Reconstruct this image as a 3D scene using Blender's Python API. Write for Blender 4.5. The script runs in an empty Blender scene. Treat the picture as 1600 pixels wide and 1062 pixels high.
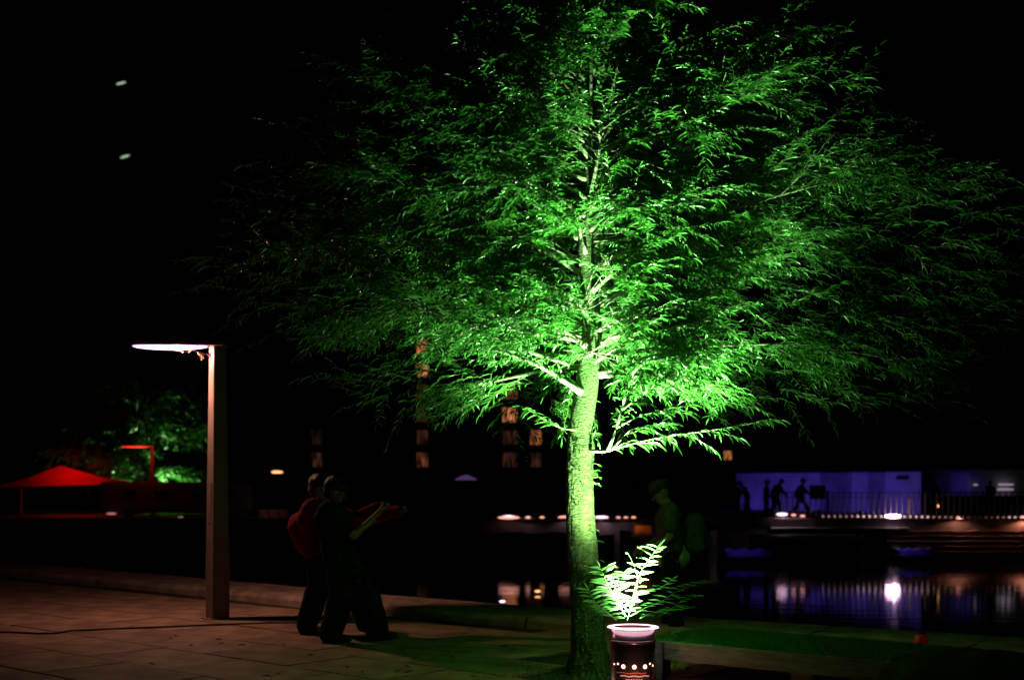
import bpy, bmesh, math, random
import numpy as np
from mathutils import Vector, Matrix

random.seed(7)
rng = np.random.default_rng(7)
R = math.radians
def V(*a): return Vector(a)
scene = bpy.context.scene
C = scene.collection

# ------------------------------------------------------------------ camera
FPX = 2000.0                      # focal length in pixels of a 1600 px wide frame
HORIZON = 755.0
CAM_Z = 1.55
cam_d = bpy.data.cameras.new('camera')
cam = bpy.data.objects.new('camera', cam_d)
C.objects.link(cam)
cam.location = (0, 0, CAM_Z)
cam.rotation_euler = (R(90), 0, 0)
cam_d.sensor_width = 36.0
cam_d.lens = 36.0 * FPX / 1600.0
cam_d.shift_y = (HORIZON - 531.0) / 1600.0
cam_d.clip_start = 0.1
cam_d.clip_end = 1500
cam_d.dof.use_dof = True
cam_d.dof.focus_distance = 10.7
cam_d.dof.aperture_fstop = 1.6
scene.camera = cam

# ------------------------------------------------------------------ night sky and faint moon
world = bpy.data.worlds.new('World')
scene.world = world
world.use_nodes = True
wn = world.node_tree.nodes
bg = wn['Background']
sky = wn.new('ShaderNodeTexSky')
sky.sky_type = 'NISHITA'
sky.sun_disc = False
sky.sun_elevation = R(8)
sky.sun_rotation = R(140)
world.node_tree.links.new(sky.outputs[0], bg.inputs[0])
bg.inputs[1].default_value = 0.00005
moon_d = bpy.data.lights.new('moon_light', 'SUN')
moon_d.energy = 0.0006
moon_d.angle = R(0.5)
moon_d.color = (0.75, 0.85, 1.0)
moon = bpy.data.objects.new('moon_light', moon_d)
moon.rotation_euler = (R(60), 0, R(140))
C.objects.link(moon)
scene.view_settings.view_transform = 'Standard'
scene.view_settings.look = 'None'
scene.view_settings.gamma = 1.0
scene.view_settings.exposure = 0.0
scene.view_settings.use_curve_mapping = False
scene.cycles.use_denoising = True
scene.cycles.sample_clamp_indirect = 3.0
scene.cycles.caustics_reflective = False
scene.cycles.max_bounces = 6
scene.cycles.diffuse_bounces = 2
scene.cycles.transparent_max_bounces = 8

GREEN = (0.46, 1.0, 0.38)

def P(px, py, D):
    return Vector(((px - 800.0) / FPX * D, D, CAM_Z - (py - HORIZON) / FPX * D))

# ------------------------------------------------------------------ materials
def mat(name, col, rough=0.7, metal=0.0, vary=0.0, scale=8.0, bump=0.0, bump_scale=40.0,
        emit=None, emit_s=0.0, trans=0.0, col2=None, spec=0.5, coat=0.0, stretch=None):
    m = bpy.data.materials.new(name)
    m.use_nodes = True
    nt = m.node_tree
    b = nt.nodes['Principled BSDF']
    b.inputs['Base Color'].default_value = (*col, 1)
    b.inputs['Roughness'].default_value = rough
    b.inputs['Metallic'].default_value = metal
    b.inputs['Specular IOR Level'].default_value = spec
    if coat:
        b.inputs['Coat Weight'].default_value = coat
        b.inputs['Coat Roughness'].default_value = 0.15
    if emit is not None:
        b.inputs['Emission Color'].default_value = (*emit, 1)
        b.inputs['Emission Strength'].default_value = emit_s
    tc = nt.nodes.new('ShaderNodeTexCoord')
    mp = nt.nodes.new('ShaderNodeMapping')
    nt.links.new(tc.outputs['Object'], mp.inputs[0])
    if stretch:
        mp.inputs['Scale'].default_value = stretch
    if vary or col2:
        n = nt.nodes.new('ShaderNodeTexNoise')
        n.inputs['Scale'].default_value = scale
        n.inputs['Detail'].default_value = 6
        nt.links.new(mp.outputs[0], n.inputs['Vector'])
        r = nt.nodes.new('ShaderNodeValToRGB')
        c2 = col2 if col2 else tuple(c * (1 + vary) for c in col)
        c1 = col if col2 else tuple(c * (1 - vary) for c in col)
        r.color_ramp.elements[0].position = 0.35
        r.color_ramp.elements[1].position = 0.65
        r.color_ramp.elements[0].color = (*c1, 1)
        r.color_ramp.elements[1].color = (*c2, 1)
        nt.links.new(n.outputs['Fac'], r.inputs[0])
        nt.links.new(r.outputs[0], b.inputs['Base Color'])
        m['ramp'] = r.name
    if bump:
        n2 = nt.nodes.new('ShaderNodeTexNoise')
        n2.inputs['Scale'].default_value = bump_scale
        n2.inputs['Detail'].default_value = 8
        nt.links.new(mp.outputs[0], n2.inputs['Vector'])
        bp = nt.nodes.new('ShaderNodeBump')
        bp.inputs['Strength'].default_value = bump
        bp.inputs['Distance'].default_value = 0.02
        nt.links.new(n2.outputs['Fac'], bp.inputs['Height'])
        nt.links.new(bp.outputs[0], b.inputs['Normal'])
    if trans:
        t = nt.nodes.new('ShaderNodeBsdfTranslucent')
        t.inputs[0].default_value = (*[min(1, c * 1.3) for c in col], 1)
        mx = nt.nodes.new('ShaderNodeMixShader')
        mx.inputs[0].default_value = trans
        nt.links.new(b.outputs[0], mx.inputs[1])
        nt.links.new(t.outputs[0], mx.inputs[2])
        nt.links.new(mx.outputs[0], nt.nodes['Material Output'].inputs[0])
    return m

def per_island(m, spread):
    """small colour difference from leaf to leaf"""
    nt = m.node_tree
    b = nt.nodes['Principled BSDF']
    g = nt.nodes.new('ShaderNodeNewGeometry')
    h = nt.nodes.new('ShaderNodeHueSaturation')
    mr = nt.nodes.new('ShaderNodeMapRange')
    mr.inputs['To Min'].default_value = 1 - spread
    mr.inputs['To Max'].default_value = 1 + spread
    nt.links.new(g.outputs['Random Per Island'], mr.inputs['Value'])
    nt.links.new(mr.outputs[0], h.inputs['Value'])
    h.inputs['Color'].default_value = b.inputs['Base Color'].default_value
    nt.links.new(h.outputs[0], b.inputs['Base Color'])

M = {}
M['leaf'] = mat('willow_leaf', (0.050, 0.18, 0.028), rough=0.3, trans=0.14, spec=0.8)
per_island(M['leaf'], 0.45)
M['sprig_leaf'] = mat('young_leaf', (0.15, 0.30, 0.11), rough=0.45, trans=0.3, spec=0.5)
per_island(M['sprig_leaf'], 0.25)
M['twig'] = mat('twig_bark', (0.12, 0.13, 0.06), rough=0.8, vary=0.3, scale=20)
M['limb'] = mat('pale_limb_bark', (0.28, 0.26, 0.20), rough=0.8, vary=0.25, scale=14, bump=0.4, bump_scale=60)
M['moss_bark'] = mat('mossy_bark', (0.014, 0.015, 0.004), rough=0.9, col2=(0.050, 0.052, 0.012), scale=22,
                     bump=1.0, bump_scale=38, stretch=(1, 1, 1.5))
# mossy bark darkened low on the trunk to imitate weaker uplight, paler inside the crown
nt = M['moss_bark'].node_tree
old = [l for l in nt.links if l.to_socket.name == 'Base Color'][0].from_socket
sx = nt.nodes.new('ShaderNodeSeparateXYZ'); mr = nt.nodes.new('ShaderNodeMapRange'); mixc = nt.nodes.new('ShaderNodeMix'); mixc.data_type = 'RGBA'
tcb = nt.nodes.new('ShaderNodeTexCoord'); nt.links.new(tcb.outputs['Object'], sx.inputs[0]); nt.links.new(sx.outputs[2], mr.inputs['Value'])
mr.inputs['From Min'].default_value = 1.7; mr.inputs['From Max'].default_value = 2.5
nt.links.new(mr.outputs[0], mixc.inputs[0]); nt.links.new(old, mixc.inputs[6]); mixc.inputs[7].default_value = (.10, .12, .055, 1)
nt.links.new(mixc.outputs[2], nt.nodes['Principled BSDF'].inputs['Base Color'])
M['granite'] = mat('paving_granite', (0.30, 0.19, 0.15), rough=0.62, vary=0.35, scale=3.0, bump=0.35, bump_scale=70)
M['granite_b'] = mat('paving_granite_b', (0.25, 0.165, 0.135), rough=0.68, vary=0.4, scale=2.2, bump=0.35, bump_scale=70)
M['joint'] = mat('joint_sand', (0.05, 0.043, 0.038), rough=0.95, vary=0.3, scale=12)
M['kerb'] = mat('coping_stone', (0.40, 0.28, 0.25), rough=0.6, vary=0.35, scale=4.0, bump=0.4, bump_scale=50)
M['steel'] = mat('polished_steel', (0.30, 0.26, 0.27), rough=0.27, metal=0.9, vary=0.08, scale=6, stretch=(1, 1, 14))
M['pole'] = mat('painted_pole', (0.22, 0.165, 0.165), rough=0.45, metal=0.0, vary=0.08, scale=5, bump=0.06, bump_scale=80)
M['black'] = mat('black_rubber', (0.02, 0.02, 0.02), rough=0.8, vary=0.3, scale=20)
M['dark_metal'] = mat('dark_iron', (0.03, 0.03, 0.033), rough=0.5, metal=0.5, vary=0.2, scale=15)
M['bar'] = mat('painted_iron_bar', (0.10, 0.09, 0.09), rough=0.45, vary=0.2, scale=8)
M['stone_far'] = mat('quay_masonry', (0.14, 0.12, 0.11), rough=0.9, vary=0.35, scale=1.5, bump=0.5, bump_scale=6)
M['soil'] = mat('far_ground', (0.06, 0.055, 0.05), rough=0.95, vary=0.3, scale=0.6)
M['tread'] = mat('landing_timber', (0.30, 0.17, 0.14), rough=0.8, vary=0.4, scale=3, stretch=(0.3, 2, 2))
M['turf_base'] = mat('turf_mat', (0.04, 0.14, 0.03), rough=0.95, vary=0.4, scale=30)
M['turf'] = mat('turf_blade', (0.06, 0.17, 0.04), rough=0.75, trans=0.2)
per_island(M['turf'], 0.4)
M['deck'] = mat('grey_deck_board', (0.26, 0.20, 0.23), rough=0.6, vary=0.25, scale=5, bump=0.3, bump_scale=30, stretch=(1, 1, 8))
M['canvas'] = mat('olive_canvas', (0.022, 0.020, 0.014), rough=0.85, vary=0.35, scale=5, bump=0.5, bump_scale=25)
M['skin'] = mat('skin', (0.32, 0.17, 0.12), rough=0.5, vary=0.08, scale=20)
M['hair'] = mat('brown_hair', (0.045, 0.022, 0.012), rough=0.45, vary=0.5, scale=60, bump=0.8, bump_scale=90)
M['ginger'] = mat('auburn_hair', (0.07, 0.018, 0.01), rough=0.45, vary=0.5, scale=60, bump=0.8, bump_scale=90)
M['navy'] = mat('dark_tee', (0.012, 0.014, 0.018), rough=0.9, vary=0.3, scale=9, bump=0.8, bump_scale=9)
M['red'] = mat('red_fleece', (0.22, 0.008, 0.018), rough=0.9, vary=0.3, scale=9, bump=0.8, bump_scale=10)
M['denim'] = mat('dark_denim', (0.010, 0.013, 0.016), rough=0.9, vary=0.3, scale=14, bump=0.8, bump_scale=12)
M['shoe_dark'] = mat('dark_shoe', (0.03, 0.028, 0.025), rough=0.6, vary=0.3, scale=20)
M['shoe_pale'] = mat('pale_shoe', (0.42, 0.36, 0.34), rough=0.6, vary=0.2, scale=20)
M['camo'] = mat('camouflage_cloth', (0.05, 0.06, 0.04), rough=0.9, col2=(0.11, 0.095, 0.08), scale=11, bump=0.5, bump_scale=14)
M['white_cloth'] = mat('white_shirt', (0.62, 0.60, 0.58), rough=0.9, vary=0.1, scale=10, bump=0.4, bump_scale=20)
M['sil'] = mat('dark_coat', (0.02, 0.018, 0.02), rough=0.9, vary=0.3, scale=10)
M['hoarding'] = mat('hoarding_panel', (0.62, 0.62, 0.64), rough=0.7, vary=0.18, scale=0.9, bump=0.2, bump_scale=5)
M['hoarding_b'] = mat('hoarding_panel_dull', (0.34, 0.34, 0.38), rough=0.7, vary=0.25, scale=0.9)
M['trailer'] = mat('trailer_grey', (0.14, 0.14, 0.145), rough=0.6, vary=0.2, scale=1.2)
M['red_fabric'] = mat('marquee_fabric', (0.55, 0.01, 0.01), rough=0.8, vary=0.15, scale=1.5, trans=0.5)
M['brick'] = mat('facade_brick', (0.06, 0.04, 0.03), rough=0.9, vary=0.3, scale=0.7)
M['glass_dark'] = mat('dark_window_glass', (0.02, 0.02, 0.025), rough=0.08, vary=0.2, scale=2)
M['wood'] = mat('crate_wood', (0.35, 0.2, 0.15), rough=0.8, vary=0.3, scale=6)
M['blue_paint'] = mat('boat_blue', (0.04, 0.07, 0.28), rough=0.4, vary=0.2, scale=3)
M['orange_paint'] = mat('boat_orange', (0.60, 0.20, 0.03), rough=0.5, vary=0.2, scale=3)
M['hull'] = mat('boat_hull', (0.02, 0.02, 0.025), rough=0.4, vary=0.3, scale=3)
M['tarp'] = mat('pale_tarpaulin', (0.5, 0.5, 0.55), rough=0.6, vary=0.2, scale=2, bump=0.5, bump_scale=4)
M['dry'] = mat('dry_leaf', (0.42, 0.22, 0.09), rough=0.7, vary=0.3, scale=40, trans=0.35)
M['plank_rust'] = mat('cable_rubber', (0.03, 0.018, 0.014), rough=0.8, vary=0.2, scale=30)

def glow(name, col, s):
    return mat(name, tuple(.04 + .2 * c for c in col), emit=col, emit_s=s, rough=0.4, vary=0.05)
M['lamp_white'] = glow('lamp_diffuser_glow', (0.72, 0.40, 1.0), 4.5)
M['lamp_red'] = glow('lamp_red_glow', (1.0, 0.035, 0.012), 2.2)
M['flood_main'] = glow('flood_main_glow', (1.0, 0.55, 0.9), 30)
M['flood'] = glow('flood_glow', (1.0, 0.6, 0.85), 2.4)
M['flood_mid'] = glow('flood_mid_glow', (1.0, 0.40, 0.32), 1.6)
M['warm'] = glow('warm_bulb_glow', (1.0, 0.42, 0.16), 2)
M['pink_hole'] = glow('drum_hole_glow', (1.0, 0.32, 0.25), 6)
M['green_lens'] = glow('uplight_lens_glow', (1.0, 0.55, 0.68), 3.0)
M['speck'] = glow('mast_lamp_glow', (0.65, 0.9, 0.62), .5)
M['red_glow'] = glow('red_lantern_glow', (0.5, 0.002, 0.002), 0.05)
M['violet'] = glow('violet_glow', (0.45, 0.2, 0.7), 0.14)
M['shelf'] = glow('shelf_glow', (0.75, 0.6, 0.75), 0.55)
M['pink_slot'] = glow('drum_slot_glow', (1.0, .35, .30), .7); M['orange_slot'] = glow('drum_dull_slot_glow', (1.0, .2, .08), .16)
M['blue_lens'] = glow('blue_lens_glow', (0.05, 0.02, 1.0), 0.5)

def pane_mat(name, col, s):
    """lit window: curtains, as vertical folds of warmer and darker light"""
    m = bpy.data.materials.new(name)
    m.use_nodes = True
    nt = m.node_tree
    b = nt.nodes['Principled BSDF']
    b.inputs['Base Color'].default_value = (0.02, 0.02, 0.02, 1)
    b.inputs['Roughness'].default_value = 0.2
    tc = nt.nodes.new('ShaderNodeTexCoord')
    mp = nt.nodes.new('ShaderNodeMapping')
    mp.inputs['Scale'].default_value = (2.2, 1, 0.5)
    n = nt.nodes.new('ShaderNodeTexNoise')
    n.inputs['Scale'].default_value = 1.3
    r = nt.nodes.new('ShaderNodeValToRGB')
    r.color_ramp.elements[0].position = 0.38
    r.color_ramp.elements[1].position = 0.62
    r.color_ramp.elements[0].color = tuple(c * 0.06 for c in col) + (1,)
    r.color_ramp.elements[1].color = (*col, 1)
    oi = nt.nodes.new('ShaderNodeObjectInfo'); ml = nt.nodes.new('ShaderNodeMath'); ml.operation = 'MULTIPLY'; ml.inputs[1].default_value = 50
    nt.links.new(oi.outputs['Random'], ml.inputs[0]); nt.links.new(ml.outputs[0], mp.inputs['Location'])
    nt.links.new(tc.outputs['Object'], mp.inputs[0])
    nt.links.new(mp.outputs[0], n.inputs['Vector'])
    nt.links.new(n.outputs['Fac'], r.inputs[0])
    nt.links.new(r.outputs[0], b.inputs['Emission Color'])
    b.inputs['Emission Strength'].default_value = s
    return m
M['pane_bright'] = pane_mat('pane_bright', (1.0, 0.32, 0.12), .7)
M['pane_mid'] = pane_mat('pane_mid', (0.9, 0.28, 0.12), 0.17)
M['pane_dim'] = pane_mat('pane_dim', (0.8, 0.28, 0.16), 0.05)
M['pane_faint'] = pane_mat('pane_faint', (0.6, 0.25, 0.2), 0.02)

for k_, v_ in (('navy', .08), ('red', .15), ('denim', .08), ('sil', .1), ('camo', .1), ('canvas', .12), ('hair', .3), ('skin', .3), ('granite', .25), ('granite_b', .25), ('kerb', .25), ('turf', .2), ('turf_base', .1), ('deck', .2), ('joint', .1)):
    M[k_].node_tree.nodes['Principled BSDF'].inputs['Specular IOR Level'].default_value = v_

# ------------------------------------------------------------------ object helpers
def tag(o, label=None, cat=None, group=None, kind=None):
    if label: o['label'] = label
    if cat: o['category'] = cat
    if group: o['group'] = group
    if kind: o['kind'] = kind
    return o

def thing(name, label, cat, loc=(0, 0, 0), rz=0.0, group=None):
    o = bpy.data.objects.new(name, None)
    o.empty_display_size = 0.1
    o.location = loc
    o.rotation_euler = (0, 0, rz)
    C.objects.link(o)
    return tag(o, label, cat, group)

def link(name, me, m, parent=None):
    if m is not None and not me.materials:
        me.materials.append(m)
    o = bpy.data.objects.new(name, me)
    C.objects.link(o)
    if parent: o.parent = parent
    return o

def obj(name, bm, m, parent=None, smooth=False):
    me = bpy.data.meshes.new(name)
    bmesh.ops.recalc_face_normals(bm, faces=bm.faces)
    bm.to_mesh(me); bm.free()
    if smooth:
        me.polygons.foreach_set('use_smooth', [True] * len(me.polygons))
    return link(name, me, m, parent)

def box(bm, x0, x1, y0, y1, z0, z1, bev=0.0, mtx=None):
    r = bmesh.ops.create_cube(bm, size=1.0)
    vs = r['verts']
    for v in vs:
        v.co = Vector(((x0 + x1) / 2 + v.co.x * (x1 - x0), (y0 + y1) / 2 + v.co.y * (y1 - y0),
                       (z0 + z1) / 2 + v.co.z * (z1 - z0)))
        if mtx: v.co = mtx @ v.co
    if bev:
        es = list({e for v in vs for e in v.link_edges})
        bmesh.ops.bevel(bm, geom=es, offset=bev, segments=2, affect='EDGES', clamp_overlap=True)
    return bm

def boxo(name, dims, m, parent=None, bev=0.0):
    bm = bmesh.new(); box(bm, *dims, bev=bev)
    return obj(name, bm, m, parent)

def frame_of(d):
    d = d.normalized()
    a = Vector((0, 0, 1)) if abs(d.z) < 0.9 else Vector((1, 0, 0))
    u = d.cross(a).normalized()
    return u, d.cross(u).normalized()

def tube(bm, pts, rad, n=8, cap=True):
    rings = []
    for i, p in enumerate(pts):
        p = Vector(p)
        a = Vector(pts[max(0, i - 1)]); b = Vector(pts[min(len(pts) - 1, i + 1)])
        u, v = frame_of(b - a)
        if i and u.dot(pu) < 0 and abs(u.dot(pu)) > 0.3: u, v = -u, -v
        pu = u
        r = rad[i] if hasattr(rad, '__len__') else rad
        rings.append([bm.verts.new(p + (u * math.cos(t) + v * math.sin(t)) * r)
                      for t in [2 * math.pi * k / n for k in range(n)]])
    for a, b in zip(rings, rings[1:]):
        for k in range(n):
            bm.faces.new((a[k], a[(k + 1) % n], b[(k + 1) % n], b[k]))
    if cap:
        bm.faces.new(rings[0]); bm.faces.new(rings[-1][::-1])
    return bm

def lathe(bm, prof, n=32, ctr=(0, 0, 0)):
    cx, cy, cz = ctr
    rings = []
    for r, z in prof:
        rings.append([bm.verts.new((cx + r * math.cos(2 * math.pi * k / n), cy + r * math.sin(2 * math.pi * k / n), cz + z)) for k in range(n)])
    for a, b in zip(rings, rings[1:]):
        for k in range(n):
            bm.faces.new((a[k], a[(k + 1) % n], b[(k + 1) % n], b[k]))
    return bm

def light(kind, name, loc, energy, col, parent=None, radius=0.05, target=None, angle=None, blend=1.0, size=None):
    d = bpy.data.lights.new(name, kind)
    d.energy = energy; d.color = col
    if kind in ('POINT', 'SPOT'): d.shadow_soft_size = radius
    if kind == 'SPOT':
        d.spot_size = R(angle); d.spot_blend = blend
    if kind == 'AREA':
        d.shape = 'RECTANGLE'; d.size, d.size_y = size
    o = bpy.data.objects.new(name, d)
    o.location = loc
    C.objects.link(o)
    if target is not None:
        o.rotation_euler = (Vector(target) - Vector(loc)).to_track_quat('-Z', 'Y').to_euler()
    if parent:
        bpy.context.view_layer.update()
        o.parent = parent
        o.matrix_parent_inverse = parent.matrix_world.inverted()
    return o

# ------------------------------------------------------------------ leaves
LEAF_T = np.array([(0, 0, 0), (.22, .38, .10), (.22, 0, 0), (.22, -.38, .10),
                   (.58, .45, .05), (.58, 0, -.05), (.58, -.45, .05), (1, 0, -.22)], float)
LEAF_F = [(0, 2, 1), (0, 3, 2), (1, 2, 5, 4), (2, 3, 6, 5), (4, 5, 7), (5, 6, 7)]

def leaf_frames(base, d, nrm):
    d = d / np.linalg.norm(d, axis=1, keepdims=True)
    s = np.cross(nrm, d); s /= np.linalg.norm(s, axis=1, keepdims=True) + 1e-9
    n = np.cross(d, s)
    return d, s, n

def leaves_mesh(name, base, d, nrm, ln, wd):
    d, s, n = leaf_frames(base, d, nrm)
    k = len(base)
    v = (base[:, None, :] + LEAF_T[None, :, 0:1] * ln[:, None, None] * d[:, None, :]
         + LEAF_T[None, :, 1:2] * wd[:, None, None] * s[:, None, :]
         + LEAF_T[None, :, 2:3] * ln[:, None, None] * 0.8 * n[:, None, :]).reshape(-1, 3)
    me = bpy.data.meshes.new(name)
    loops = np.concatenate([np.array(f) for f in LEAF_F])
    lens = np.array([len(f) for f in LEAF_F])
    nv = len(LEAF_T)
    L = (loops[None, :] + (np.arange(k) * nv)[:, None]).ravel()
    tot = np.tile(lens, k)
    me.vertices.add(len(v)); me.vertices.foreach_set('co', v.ravel())
    me.loops.add(len(L)); me.loops.foreach_set('vertex_index', L)
    me.polygons.add(len(tot))
    me.polygons.foreach_set('loop_start', np.concatenate([[0], np.cumsum(tot)[:-1]]))
    me.polygons.foreach_set('loop_total', tot)
    me.polygons.foreach_set('use_smooth', np.ones(len(tot), bool))
    me.update(); me.validate()
    return me

def single_leaf_mesh():
    me = leaves_mesh('leaf', np.zeros((1, 3)), np.array([[1., 0, 0]]), np.array([[0., 0, 1]]), np.array([1.]), np.array([1.]))
    return me

class Foliage:
    def __init__(s): s.b, s.d, s.n, s.l, s.w = [], [], [], [], []
    env = None
    def add(s, b, d, n, l, w):
        s.b.append(tuple(b)); s.d.append(tuple(d)); s.n.append(tuple(n)); s.l.append(l); s.w.append(w)
    def arrays(s): return [np.array(a, float) for a in (s.b, s.d, s.n, s.l, s.w)]

def rv(a=1.0): return Vector((random.uniform(-a, a), random.uniform(-a, a), random.uniform(-a, a)))

def twig_leaves(fol, pts, spacing, ln, wd, droop, flat=0.5):
    """alternate leaves along a twig"""
    acc = 0.0; side = random.choice((-1, 1))
    for a, b in zip(pts, pts[1:]):
        seg = b - a; L = seg.length
        if L < 1e-4: continue
        t = seg / L
        while acc < L:
            p = a + t * acc
            lat = t.cross(Vector((0, 0, 1)))
            if lat.length < .05: lat = Vector((1, 0, 0))
            lat.normalize()
            d = t * random.uniform(.5, 1.0) + lat * side * random.uniform(.45, 1.0) + Vector((0, 0, -droop * random.uniform(.2, 1.4))) + rv(.5); d.z *= .7
            n = Vector((0, 0, 1)) + rv(flat)
            s_ = random.uniform(.65, 1.2)
            fol.add(p, d, n, ln * s_, wd * s_ * random.uniform(.8, 1.15))
            side = -side
            acc += spacing * random.uniform(.7, 1.3)
        acc -= L
    fol.add(pts[-1], pts[-1] - pts[-2] + Vector((0, 0, -.01)), Vector((0, 0, 1)) + rv(.4), ln, wd)

def bend(p0, d, L, n, sag, wob=.12):
    """a wandering path that sags with length"""
    pts = [Vector(p0)]; d = d.normalized()
    for i in range(n):
        d = (d + rv(wob) + Vector((0, 0, -sag / n))).normalized()
        pts.append(pts[-1] + d * L / n)
    return pts

def at_t(pts, t):
    f = t * (len(pts) - 1); i = min(int(f), len(pts) - 2)
    return pts[i].lerp(pts[i + 1], f - i), (pts[i + 1] - pts[i]).normalized()

def grow_limb(parent, start, d, L, r0, fol, twig_bm, nsec, sag, leaf, droop, tpow=1.0, sec_len=0.9, first=.18, name='branch', ntw=9):
    pts = bend(start, d, L, 10, sag, .10)
    if fol.env:
        cut = next((i for i in range(3, 11) if crown_out(pts[i], .92)), 11)
        if cut < 11:
            f_ = (cut - .5) / 10
            pts = [at_t(pts, min(.999, f_ * i / 10))[0] for i in range(11)]
    bm = bmesh.new()
    tube(bm, pts, [r0 * (1 - .86 * (i / 10) ** .8) for i in range(11)], 7)
    for k in range(nsec):
        t = first + (1 - first) * ((k + random.random()) / nsec)
        p, td = at_t(pts, min(t, .999))
        lat = td.cross(Vector((0, 0, 1))).normalized() * random.choice((-1, 1))
        ang = random.uniform(.5, 1.1)
        sd = td * math.cos(ang) + lat * math.sin(ang) + Vector((0, 0, random.uniform(-.5, .65)))
        sl = sec_len * random.uniform(.55, 1.1) * (1 - .45 * t)
        sp = bend(p, sd, sl, 5, sag * .6, .16)
        if fol.env and crown_out(sp[3], 1.15): sp = [sp[0].lerp(q_, .55) for q_ in sp]
        tube(bm, sp, [max(.0022, r0 * .22 * (1 - .8 * i / 5)) for i in range(6)], 5)
        for j in range(ntw):
            tt = .12 + .88 * (j + random.random()) / ntw
            q, qd = at_t(sp, min(tt, .999))
            if fol.env and (crown_env(q) or corridor(q) or (2.75 < q.z < 4.3 and abs(q.x - .68) < .16 and q.y < 10.7 and random.random() < .85)): continue
            l2 = qd.cross(Vector((0, 0, 1)))
            if l2.length < .05: l2 = Vector((1, 0, 0))
            l2 = l2.normalized() * random.choice((-1, 1))
            a2 = random.uniform(.35, 1.0)
            wd_ = qd * math.cos(a2) + l2 * math.sin(a2) + Vector((0, 0, random.uniform(-.3, .3)))
            wp = bend(q, wd_, random.uniform(.16, .42), 3, droop * .7, .12)
            tube(twig_bm, wp, [.0024, .002, .0016, .001], 3, cap=False)
            twig_leaves(fol, wp, leaf[2], leaf[0], leaf[1], droop)
    return obj(name, bm, M['limb'], parent, True)

# ================================================================== SETTING
# quay edge in plan, from the photograph's left to right
EDGE = [(-24.0, 39.0), (-16.0, 30.5), (-9.6, 24.0), (-4.3, 19.3), (-1.3, 16.4), (0.66, 14.9), (2.07, 13.9), (3.84, 12.75), (6.2, 11.3), (10.0, 8.8), (16.0, 4.5)]
def edge_pt(s):
    """point and inward normal at arc length s"""
    acc = 0
    for a, b in zip(EDGE, EDGE[1:]):
        a = Vector((*a, 0)); b = Vector((*b, 0)); L = (b - a).length
        if s <= acc + L or b == Vector((*EDGE[-1], 0)):
            t = (b - a) / L
            return a + t * (s - acc), Vector((t.y, -t.x, 0))
        acc += L
EDGE_LEN = sum((Vector((*b, 0)) - Vector((*a, 0))).length for a, b in zip(EDGE, EDGE[1:]))

water_m = mat('dark_water', (0.004, 0.005, 0.007), rough=0.05, spec=0.3)
nt = water_m.node_tree
tc = nt.nodes.new('ShaderNodeTexCoord'); mp = nt.nodes.new('ShaderNodeMapping')
mp.inputs['Scale'].default_value = (0.55, 1.0, 1)
nz = nt.nodes.new('ShaderNodeTexNoise'); nz.inputs['Scale'].default_value = 1.6; nz.inputs['Detail'].default_value = 3
bp = nt.nodes.new('ShaderNodeBump'); bp.inputs['Strength'].default_value = 0.10; bp.inputs['Distance'].default_value = 0.05
nt.links.new(tc.outputs['Object'], mp.inputs[0]); nt.links.new(mp.outputs[0], nz.inputs['Vector'])
nt.links.new(nz.outputs['Fac'], bp.inputs['Height']); nt.links.new(bp.outputs[0], nt.nodes['Principled BSDF'].inputs['Normal'])
bm = bmesh.new()
bm.faces.new([bm.verts.new(p) for p in ((-160, -30, -1.5), (160, -30, -1.5), (160, 57, -1.5), (-160, 57, -1.5))])
tag(obj('water', bm, water_m), kind='structure')

# near quay: bedding, retaining wall
bm = bmesh.new()
top = [bm.verts.new((x, y, -0.03)) for x, y in EDGE] + [bm.verts.new((16, -12, -0.03)), bm.verts.new((-24, -12, -0.03))]
bm.faces.new(top)
pave = tag(obj('pavement', bm, M['joint']), kind='structure')
bm = bmesh.new()
for a, b in zip(EDGE, EDGE[1:]):
    bm.faces.new([bm.verts.new(p) for p in ((*a, -.03), (*b, -.03), (*b, -3), (*a, -3))])
tag(obj('quay_wall', bm, M['stone_far']), kind='structure')

# paving slabs (rows run with the quay), each its own piece
def slab_mesh(mk):
    bm = bmesh.new(); box(bm, -.595, .595, -.395, .395, -.06, 0, bev=.006)
    me = bpy.data.meshes.new('slab'); bm.to_mesh(me); bm.free(); me.materials.append(M[mk]); return me
slabs = [slab_mesh('granite'), slab_mesh('granite_b')]
ang = math.atan2(-.66, .75)
ux, uy = Vector((math.cos(ang), math.sin(ang), 0)), Vector((-math.sin(ang), math.cos(ang), 0))
def inside(p, margin):
    best = 1e9; sgn = 0
    for a, b in zip(EDGE, EDGE[1:]):
        a = Vector((*a, 0)); b = Vector((*b, 0)); t = (b - a); L = t.length; t /= L
        s = max(0, min(L, (p - a).dot(t))); q = a + t * s
        d = (p - q).length
        if d < best:
            best = d; sgn = (p - q).dot(Vector((t.y, -t.x, 0)))
    return sgn > 0 and best > margin
cands = []
for i in range(-40, 41):
    for j in range(-40, 41):
        c = Vector((0, 14, 0)) + ux * (i * 1.2 + (.6 if j % 2 else 0)) + uy * (j * .8)
        if c.y < 6.5: continue
        if abs(c.x) > .42 * c.y + 1.3: continue
        if inside(c, 1.18): cands.append(c)
cands.sort(key=lambda c: c.y)
for c in cands[:296]:
    if (c - Vector((.67, 10.75, 0))).length < .75: continue     # tree pit
    o = bpy.data.objects.new('paving_slab', random.choice(slabs)); C.objects.link(o)
    o.location = c + Vector((0, 0, random.uniform(-.0035, .0025)))
    o.rotation_euler = (random.uniform(-.0025, .0025), random.uniform(-.0025, .0025), ang + random.uniform(-.003, .003))
    o.parent = pave
rest = cands[296:]
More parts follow.
